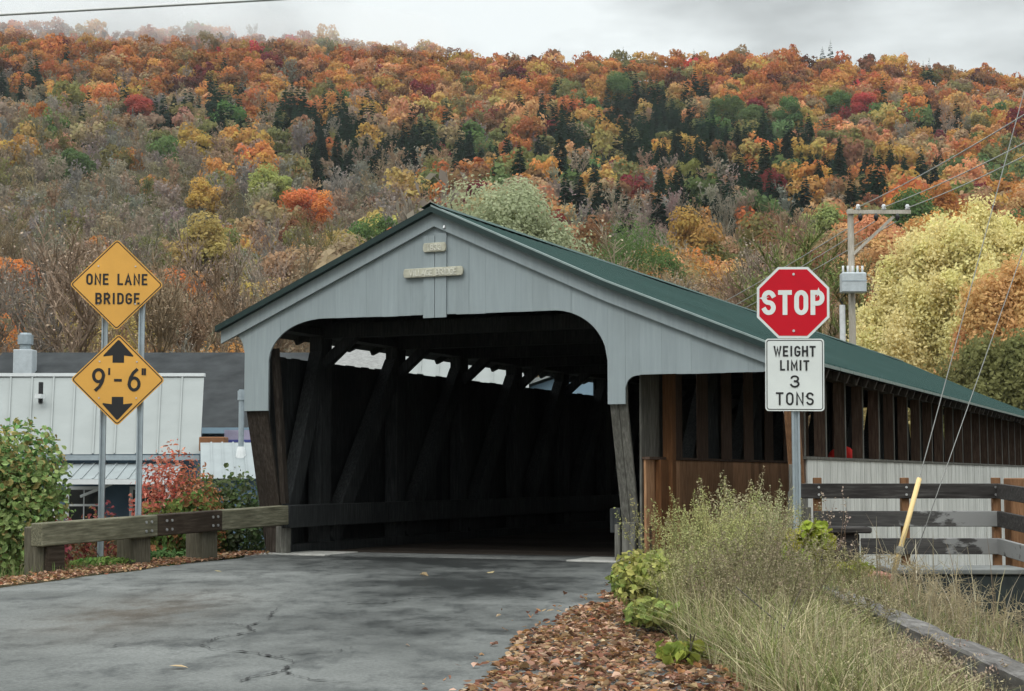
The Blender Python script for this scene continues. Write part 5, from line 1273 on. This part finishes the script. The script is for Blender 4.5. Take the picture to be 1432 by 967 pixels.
tag(link('grass', a.mesh('grass'), MATS['plant leaves']), 'pale green rank grass on the verge beside the log', 'grass', None, 'stuff')
a = Arr(); P = scatter(1500, verge); hh = rg.uniform(0.28, 0.5, len(P)) * (1 - 0.55 * sstep(1.6, 2.3, P[:, 0])); k_ = np.repeat(np.arange(len(P)), 9); t_ = rg.uniform(0.7, 1.05, len(k_)); Q = P[k_] + np.stack([rg.normal(size=len(k_)) * 0.02, rg.normal(size=len(k_)) * 0.02, hh[k_] * t_], -1); V, F_ = cards(Q, rg.normal(size=(len(Q), 3)), 0.0065 * rg.uniform(0.5, 1.5, len(Q)), rg, 0.35); a.add(V, F_, rg.uniform(0, 1, len(Q)), 0.5, (.4, .35, .22)); blades(a, P, hh * 1.05, np.full(len(P), 0.0016), 0.25, rg, DRY)
tag(link('seed_grass', a.mesh('seed_grass'), MATS['plant leaves']), 'tan seed heads standing above the verge grass', 'grass', None, 'stuff')
def beyond():
    while True:
        y = rg.uniform(7, 17.2); x = rg.uniform(2.45, 6.5)
        if rg.random() < 0.9 and not (3.4 < x < 5.4 and y > 16.7): return x, y
a = Arr(); P = scatter(9000, beyond); blades(a, P, rg.uniform(0.06, 0.24, len(P)) * (1 - 0.45 * sstep(13, 15.5, P[:, 1])), rg.uniform(0.002, 0.004, len(P)), 0.9, rg, DRY + GREEN[:2]); tag(link('dry_grass', a.mesh('dry_grass'), MATS['plant leaves']), 'straw coloured dry grass between the log and the rail fence', 'grass', None, 'stuff')
def lside():
    while True:
        y = rg.uniform(14, 24); x = rg.uniform(-9.5, -3.4); e = np.interp(y, [15, 17.5, 20.5, 22.6], [-5.45, -4.85, -4.15, -3.6])
        if x < e - 0.28 - rg.exponential(0.15): return x, y
a = Arr(); P = scatter(5200, lside); blades(a, P, rg.uniform(0.05, 0.24, len(P)), rg.uniform(0.002, 0.005, len(P)), 0.9, rg, [(.09, .14, .04), (.13, .17, .06), (.2, .19, .09)]); tag(link('roadside_grass', a.mesh('roadside_grass'), MATS['plant leaves']), 'short green grass under the left guardrail', 'grass', None, 'stuff')
# fallen leaves: folded, curled, lying at all angles
LEAFC = np.array([1.12, 1.05, 0.95]) * np.array([(.28, .17, .11), (.2, .115, .07), (.36, .245, .17), (.12, .068, .045), (.46, .35, .27), (.28, .145, .075), (.25, .16, .105), (.09, .055, .038), (.3, .2, .145)])
def leaf_pile(n, f, lo, hi, lift, cols=LEAFC):
    pts = np.array([f() for _ in range(n)]); z = np.maximum(tz(pts), np.where(pts[:, 0] < 1.6, 0.0, -9)) + 0.006 + rg.uniform(0, 1, n) ** 2 * lift
    C = np.concatenate([pts, z[:, None]], 1); s = rg.uniform(lo, hi, n)[:, None]; N = unit(np.stack([rg.normal(size=n) * 0.26, rg.normal(size=n) * 0.26, np.ones(n)], -1)); T = unit(np.cross(N, rg.normal(size=(n, 3)))); B = np.cross(N, T); c = rg.uniform(-0.2, 0.7, n)[:, None]; asp = rg.uniform(0.3, 0.75, n)[:, None]
    p0 = C - T * s; p3 = C + T * s + N * s * 0.15; l1 = C - T * s * 0.25 + B * s * asp + N * s * c; l2 = C + T * s * 0.4 + B * s * asp * 0.75 + N * s * c; r1 = C - T * s * 0.25 - B * s * asp + N * s * c; r2 = C + T * s * 0.4 - B * s * asp * 0.75 + N * s * c
    V = np.stack([p0, l1, l2, p3, r2, r1], 1).reshape(-1, 3); b = (np.arange(n) * 6)[:, None]; F_ = np.concatenate([b + np.array([[0, 3, 2, 1]]), b + np.array([[0, 5, 4, 3]])], 0); T_ = np.concatenate([cols[rg.integers(0, len(cols), n)], np.ones((n, 1))], 1); a = Arr(); a.add(V, F_, np.tile(rg.uniform(0, 1, n), 2), np.tile(rg.uniform(0, 1, n), 2), np.tile(T_, (2, 1))); return a
EDG = ([6.4, 8.2, 8.6, 10, 11.4, 12.6, 13.6, 14.5, 16], [-0.55, -0.28, -0.2, -0.02, 0.12, 0.4, 0.62, 0.85, 1.2])
def rpile():
    while True:
        y = rg.uniform(6.2, 16.5); x = rg.uniform(-1.2, 1.9); d = x - np.interp(y, *EDG) - 0.25 * (float(vnoise(x, y, 0.7, 9)) - 0.5)
        if d > 0 and x < np.interp(y, [6, 10, 12, 16.5], [1.75, 1.5, 1.35, 1.7]) or (d > -0.8 and rg.random() < 0.07 * math.exp(d * 7)): return x, y
tag(link('fallen_leaves', leaf_pile(14500, rpile, 0.014, 0.04, 0.016).mesh('fallen_leaves'), MATS['plant leaves']), 'thick drift of brown fallen leaves at the right road edge', 'leaves', None, 'stuff')
def lpile():
    while True:
        y = rg.uniform(13, 23.2); e = np.interp(y, [13, 15, 17.5, 20.5, 22.6, 23.2], [-5.8, -5.38, -4.78, -4.08, -3.53, -3.4]); d = rg.normal() * 0.17 - 0.2
        if d < 0.12: return e + d * (1 + 0.6 * (rg.random() < 0.2)), y
tag(link('leaf_litter', leaf_pile(4200, lpile, 0.018, 0.038, 0.015).mesh('leaf_litter'), MATS['plant leaves']), 'strip of brown leaves along the left road edge', 'leaves', None, 'stuff')
for k, (x, y, lab) in enumerate(((305, 800, 'pale yellow leaf lying on the road near the left leaf strip'), (593, 806, 'pale leaf on the road in front of the bridge opening, left one'), (686, 801, 'pale leaf on the road in front of the bridge opening, right one'), (250, 935, 'whitish leaf on the road left of the long crack'), (724, 895, 'tan leaf alone on the road left of the leaf drift'))):
    X, Y_ = gpt(x, y); a = leaf_pile(1, lambda: (X, Y_), 0.05, 0.055, 0.0, np.array([(.45, .36, .2)])); tag(link('fallen_leaf', a.mesh('fallen_leaf'), MATS['plant leaves']), lab, 'leaf', 'single leaves lying on the road')
# leafy shrubs and weeds
def leaves6(P, N, s, rg, aspect, jit):
    n = len(P); N = unit(N + jit * rg.normal(size=(n, 3))); T = rg.normal(size=(n, 3)); T[:, 2] -= 0.6; T = unit(T - N * (T * N).sum(1, keepdims=True)); B = np.cross(N, T); s = np.asarray(s).reshape(-1, 1); f = rg.uniform(0.05, 0.35, (n, 1)); w = aspect * rg.uniform(0.8, 1.15, (n, 1))
    p0 = P - T * s; p3 = P + T * s - N * s * 0.3; V = np.stack([p0, P - T * s * 0.45 + B * s * w * 0.85 + N * s * f, P + T * s * 0.25 + B * s * w * 0.8 + N * s * f, p3, P + T * s * 0.25 - B * s * w * 0.8 + N * s * f, P - T * s * 0.45 - B * s * w * 0.85 + N * s * f], 1).reshape(-1, 3)
    b = (np.arange(n) * 6)[:, None]; return V, np.stack([b + np.array([[0, 3, 2, 1]]), b + np.array([[0, 5, 4, 3]])], 1).reshape(-1, 4)
def shrub(name, x, y, rx, ry, z0, z1, n, ls,  cols, lab, cat, seed, aspect=0.8, jit=0.7, stems=8, shell=0.35, lump=7):
    n = int(n * 1.9); ls = ls * 0.68; rx *= 1.12; rg = np.random.default_rng(seed); a = Arr(); cols = np.array(cols); D = unit(rg.normal(size=(lump * 3, 3))); D = D[D[:, 2] > -0.6][:lump]; C = D * np.array([rx, ry, (z1 - z0) / 2]) * 0.58 + np.array([0, 0, (z0 + z1) / 2]); k = rg.integers(0, len(C), n); d = unit(rg.normal(size=(n, 3)))
    P = C[k] + d * np.array([rx, ry, (z1 - z0) / 2]) * 0.5 * rg.uniform(shell, 1.05, (n, 1)) ** 0.6; N = d + np.array([0, -0.25, 0.45]); V, F_ = leaves6(P, N, ls * rg.uniform(0.55, 1.3, n), rg, aspect, jit); ci = cols[(k + rg.integers(0, 3, n)) % len(cols)] if len(cols) > 1 else np.tile(cols, (n, 1)); a.add(V, F_, np.repeat(rg.uniform(0, 1, n), 2), np.repeat((k % 5) / 4.0, 2), np.repeat(np.concatenate([ci, np.ones((n, 1))], 1), 2, 0))
    root = empty(name, (x, y, H(x, y))); link('leaves', a.mesh(name + '_leaves'), MATS['plant leaves'], root); m = MB()
    for j in range(stems): c = C[j % len(C)]; m.tube([(c[0] * 0.1, c[1] * 0.1, -0.15), (c[0] * 0.5, c[1] * 0.5, z0 + 0.3 * (c[2] - z0)), tuple(c + rg.normal(size=3) * 0.08)], [0.014, 0.01, 0.004], 5, False)
    m.build('stems', MATS['bark'], root); return tag(root, lab, cat)
g0 = H(-6.2, 20.3)
shrub('shrub', -6.55, 20.4, 0.95, 0.8, 0.1, 2.1 - g0, 4200, 0.062, [(.17, .27, .09), (.14, .24, .08), (.22, .31, .12), (.26, .33, .13), (.3, .24, .1)], 'large green leafy shrub at the left edge beside the guardrail end', 'shrub', 61, lump=14)
shrub('shrub', -7.3, 21.8, 0.8, 0.7, 0.1, 1.55 - H(-6.75, 21.6), 1300, 0.08, [(.11, .15, .05), (.08, .12, .045)], 'darker shrub behind the large one at the left edge', 'shrub', 62, lump=9)
shrub('red_shrub', -4.95, 23.6, 0.74, 0.5, 0.3, 1.42 - H(-5.05, 23.6), 3600, 0.055, [(.56, .25, .14), (.54, .21, .12), (.58, .32, .2), (.54, .24, .13), (.2, .24, .08)], 'coral red shrub behind the right steel sign post', 'shrub', 63, aspect=0.5, lump=11)
shrub('green_shrub', -4.75, 22.8, 0.75, 0.4, 0.1, 0.98 - H(-4.85, 22.7), 1700, 0.075, [(.12, .17, .05), (.16, .2, .06), (.26, .12, .06)], 'green bushy growth under the coral red shrub', 'shrub', 64)
shrub('green_shrub', -4.2, 23.9, 0.68, 0.5, 0.1, 1.18 - H(-4.25, 23.9), 2600, 0.06, [(.11, .16, .06), (.14, .18, .08), (.17, .2, .11)], 'small leaved green shrub left of the bridge end panel', 'shrub', 65, lump=10)
shrub('green_shrub', -3.85, 24.3, 0.4, 0.4, 0.1, 1.0 - H(-3.85, 24.3), 900, 0.05, [(.10, .15, .06), (.16, .19, .11)], 'pale edged green shrub tight against the bridge end panel', 'shrub', 66)
shrub('brown_shrub', -5.75, 22.6, 0.45, 0.35, 0.2, 0.98 - H(-5.75, 22.6), 700, 0.05, [(.28, .12, .07), (.2, .14, .06), (.24, .09, .07)], 'thin russet shrub left of the coral red one', 'shrub', 67)
shrub('red_shrub', -6.35, 22.6, 0.3, 0.3, 0.2, 0.8 - H(-6.35, 22.6), 420, 0.045, [(.3, .08, .07), (.24, .07, .06)], 'small dull red shrub beside the big green one', 'shrub', 68)
shrub('red_plant', -3.68, 22.35, 0.3, 0.25, 0.02, 0.46, 420, 0.06, [(.34, .12, .08), (.4, .16, .09), (.22, .06, .045)], 'low orange red plant under the guardrail near the bridge', 'plant', 69, stems=5)
shrub('green_plant', -4.6, 21.9, 0.6, 0.3, 0.02, 0.6, 1100, 0.05, [(.07, .14, .05), (.09, .17, .06)], 'dark green plant below the darker guardrail beam', 'plant', 70)
shrub('green_plant', -4.98, 20.05, 0.42, 0.16, 0.0, 0.13, 240, 0.045, [(.16, .26, .07), (.13, .22, .06)], 'low bright green plant between the first two guardrail posts', 'plant', 71, stems=4)
shrub('leafy_plant', 1.0, 12.4, 0.22, 0.45, 0.05, 0.58, 720, 0.044, [(.32, .34, .1), (.24, .28, .08), (.38, .38, .13)], 'bright green leafy plant at the tip of the leaf drift', 'plant', 72, lump=9)
shrub('leafy_plant', 1.0, 11.2, 0.2, 0.35, 0.02, 0.32, 300, 0.042, [(.27, .3, .09), (.22, .26, .08)], 'lower green leafy plant in front of the bright one', 'plant', 73)
shrub('leafy_plant', 1.02, 9.55, 0.2, 0.18, 0.0, 0.16, 60, 0.06, [(.25, .27, .06), (.2, .24, .05)], 'small yellow green sprig at the foot of the weeds', 'plant', 74, stems=4)
shrub('lime_plant', 2.72, 14.9, 0.27, 0.25, 0.02, 0.46, 150, 0.085, [(.33, .36, .06), (.38, .38, .07), (.28, .32, .05)], 'lime yellow large leaved plant at the stop sign foot', 'plant', 75, stems=6)
shrub('lime_plant', 3.2, 15.4, 0.25, 0.2, 0.0, 0.16, 70, 0.06, [(.3, .28, .07), (.3, .33, .06)], 'small lime and tan plant right of the stop sign foot', 'plant', 76, stems=4)
def weeds(name, cx, cy, rx, ry, n, h0, h1, stem, leaf, tip, lab, seed, nl=34, ll=0.045, tipn=40, lean=0.22, tips=0.008):
    rg = np.random.default_rng(seed); a = Arr(); th = rg.uniform(0, 2 * PI, n); r_ = np.sqrt(rg.uniform(0, 1, n)); X = np.stack([cx + rx * r_ * np.cos(th), cy + ry * r_ * np.sin(th)], -1); B = np.concatenate([X, tz(X)[:, None]], 1); prof = 1 - 0.35 * r_ ** 2; h = rg.uniform(h0, h1, n) * prof; L_ = np.stack([rg.normal(size=n) * lean, rg.normal(size=n) * lean, np.ones(n)], -1); T = B + L_ * h[:, None]
    def pt(t, k): return B[k] + L_[k] * (h[k] * t)[:, None] + np.stack([0.06 * np.sin(3 * t + k), 0.06 * np.cos(2.3 * t + k), 0 * t], -1)
    k = np.arange(n)
    for t0, t1, w0, w1 in ((0, .35, .0035, .003), (.35, .7, .003, .0022), (.7, 1, .0022, .0012)):
        V, F_ = strips(pt(np.full(n, t0), k), pt(np.full(n, t1), k), w0, w1, rg); a.add(V, F_, rg.uniform(0, 1, len(F_)), 0.5, stem)
    m = n * nl; k = np.repeat(np.arange(n), nl); t = rg.uniform(0.12, 0.95, m); p = pt(t, k); ph = rg.uniform(0, 2 * PI, m); d = np.stack([np.cos(ph), np.sin(ph), rg.uniform(-0.35, 0.8, m)], -1); l = ll * rg.uniform(0.5, 1.3, m) * (1.15 - 0.6 * t); q = p + unit(d) * l[:, None]; V, F_ = strips(p, q, 0.004, 0.0008, rg); F_ = F_[:m]; a.add(V[:4 * m], F_, rg.uniform(0, 1, m), np.repeat(rg.uniform(0, 1, n), nl), leaf)
    if tipn:
        m = n * tipn; k = np.repeat(np.arange(n), tipn); t = rg.uniform(0.72, 1.06, m); ph = rg.uniform(0, 2 * PI, m); w_ = (1.08 - t) * 0.28 * rg.uniform(0.2, 1, m); p = pt(t, k) + np.stack([w_ * np.cos(ph), w_ * np.sin(ph), 0.4 * w_], -1); V, F_ = cards(p, rg.normal(size=(m, 3)), tips * rg.uniform(0.5, 1.3, m), rg, 0.6); a.add(V, F_, rg.uniform(0, 1, m), np.repeat(rg.uniform(0, 1, n), tipn), tip)
    return tag(link(name, a.mesh(name), MATS['plant leaves']), lab, 'weeds')
weeds('goldenrod', 1.52, 12.8, 0.34, 0.8, 125, 0.78, 1.1, (.22, .2, .1), (.28, .29, .12), (.38, .37, .16), 'tall feathery yellow green weed clump in front of the brown dado', 81, nl=46, tipn=60)
weeds('goldenrod', 1.36, 11.6, 0.27, 0.6, 80, 0.45, 0.78, (.22, .2, .1), (.27, .28, .12), (.36, .34, .17), 'shorter yellow green weed clump behind the bright leafy plant', 82, nl=46, tipn=45)
weeds('dry_weeds', 1.62, 11.0, 0.42, 0.9, 120, 0.45, 0.78, (.17, .14, .09), (.2, .18, .1), (.26, .22, .145), 'brownish dried weed clump in the middle of the verge', 83, nl=40, tipn=40)
weeds('dry_weeds', 1.9, 12.5, 0.36, 0.7, 105, 0.58, 0.9, (.2, .175, .11), (.23, .22, .11), (.31, .27, .17), 'taller dried weed clump between the goldenrod and the log', 84, nl=40, tipn=40)
weeds('feathery_weeds', 1.95, 14.3, 0.42, 0.7, 100, 0.75, 1.08, (.27, .25, .14), (.29, .32, .14), (.44, .4, .24), 'feathery seeded weed clump in front of the walkway', 85, nl=36, tipn=50, lean=0.16)
weeds('feathery_weeds', 2.4, 15.2, 0.28, 0.5, 50, 0.6, 0.98, (.27, .25, .14), (.29, .33, .14), (.42, .4, .23), 'sparse seeded weeds left beside the stop sign post', 86, nl=36, tipn=40, lean=0.16)
weeds('wiry_plant', 3.5, 17.6, 0.18, 0.12, 13, 0.6, 0.95, (.2, .14, .1), (.24, .18, .13), (.42, .33, .27), 'wiry reddish dry plant in front of the timber stub', 87, nl=10, tipn=14, lean=0.2, tips=0.014)
weeds('brush', 2.1, 8.3, 0.42, 0.8, 150, 0.16, 0.34, (.2, .14, .1), (.25, .2, .13), (.36, .28, .21), 'purplish brown brush at the lower right corner', 88, nl=34, tipn=22)
def stalks(cx, cy, rx, ry, n, h0, h1, lab, seed):
    rg = np.random.default_rng(seed); a = Arr(); X = np.stack([cx + rx * rg.normal(size=n), cy + ry * rg.normal(size=n)], -1); P = np.concatenate([X, tz(X)[:, None]], 1); blades(a, P, rg.uniform(h0, h1, n), rg.uniform(0.0025, 0.006, n), 0.7, rg, [(.46, .4, .28), (.38, .32, .21), (.28, .23, .15), (.5, .45, .34)]); k = n * 26; j = rg.integers(0, n, k); b = P[j] + np.array([0, 0, 1]) * (rg.uniform(0.1, 0.9, k) * h0)[:, None]; q = b + np.stack([rg.normal(size=k) * 0.05, rg.normal(size=k) * 0.05, rg.normal(size=k) * 0.05], -1); V, F_ = strips(b, q, 0.0025, 0.001, rg); a.add(V, F_, rg.uniform(0, 1, len(F_)), 0.5, (.38, .32, .21))
    return tag(link('dry_stalks', a.mesh('dry_stalks'), MATS['plant leaves']), lab, 'weeds')
stalks(3.75, 12.6, 0.22, 0.6, 46, 0.45, 0.85, 'bleached dry stalks in front of the dark block', 91)
stalks(3.35, 13.6, 0.16, 0.5, 30, 0.35, 0.7, 'bleached dry stalks beside the foot of the yellow guy guard', 92)
stalks(4.15, 11.8, 0.2, 0.6, 40, 0.4, 0.8, 'bleached dry stalks at the right edge below the fence corner', 93)
stalks(2.95, 11.0, 0.16, 0.7, 32, 0.3, 0.55, 'short bleached stalks just beyond the middle of the log', 94)
stalks(1.75, 9.2, 0.22, 0.5, 34, 0.3, 0.5, 'pale bent grass stalks in the foreground verge', 95)
tw = MB(); p0 = Vector((1.62, 8.7, 0.05)); tw.tube([p0, p0 + Vector((-0.14, 0.2, 0.22)), p0 + Vector((-0.36, 0.5, 0.42))], [0.006, 0.005, 0.003], 5); tw.tube([p0 + Vector((-0.14, 0.2, 0.22)), p0 + Vector((-0.02, 0.35, 0.42))], [0.004, 0.002], 5)
weeds('dry_weeds', 2.3, 10.6, 0.22, 0.5, 40, 0.26, 0.46, (.2, .16, .1), (.22, .2, .1), (.3, .25, .16), 'low dried weeds hiding the middle of the log', 96, nl=34, tipn=26)
weeds('dry_weeds', 2.5, 13.2, 0.3, 0.7, 45, 0.3, 0.55, (.2, .17, .1), (.23, .22, .1), (.3, .26, .16), 'low dried weeds hiding the far end of the log', 97, nl=34, tipn=26)
tag(tw.build('fallen_twig', MATS['bark']), 'dark forked twig leaning in the foreground grass', 'twig')
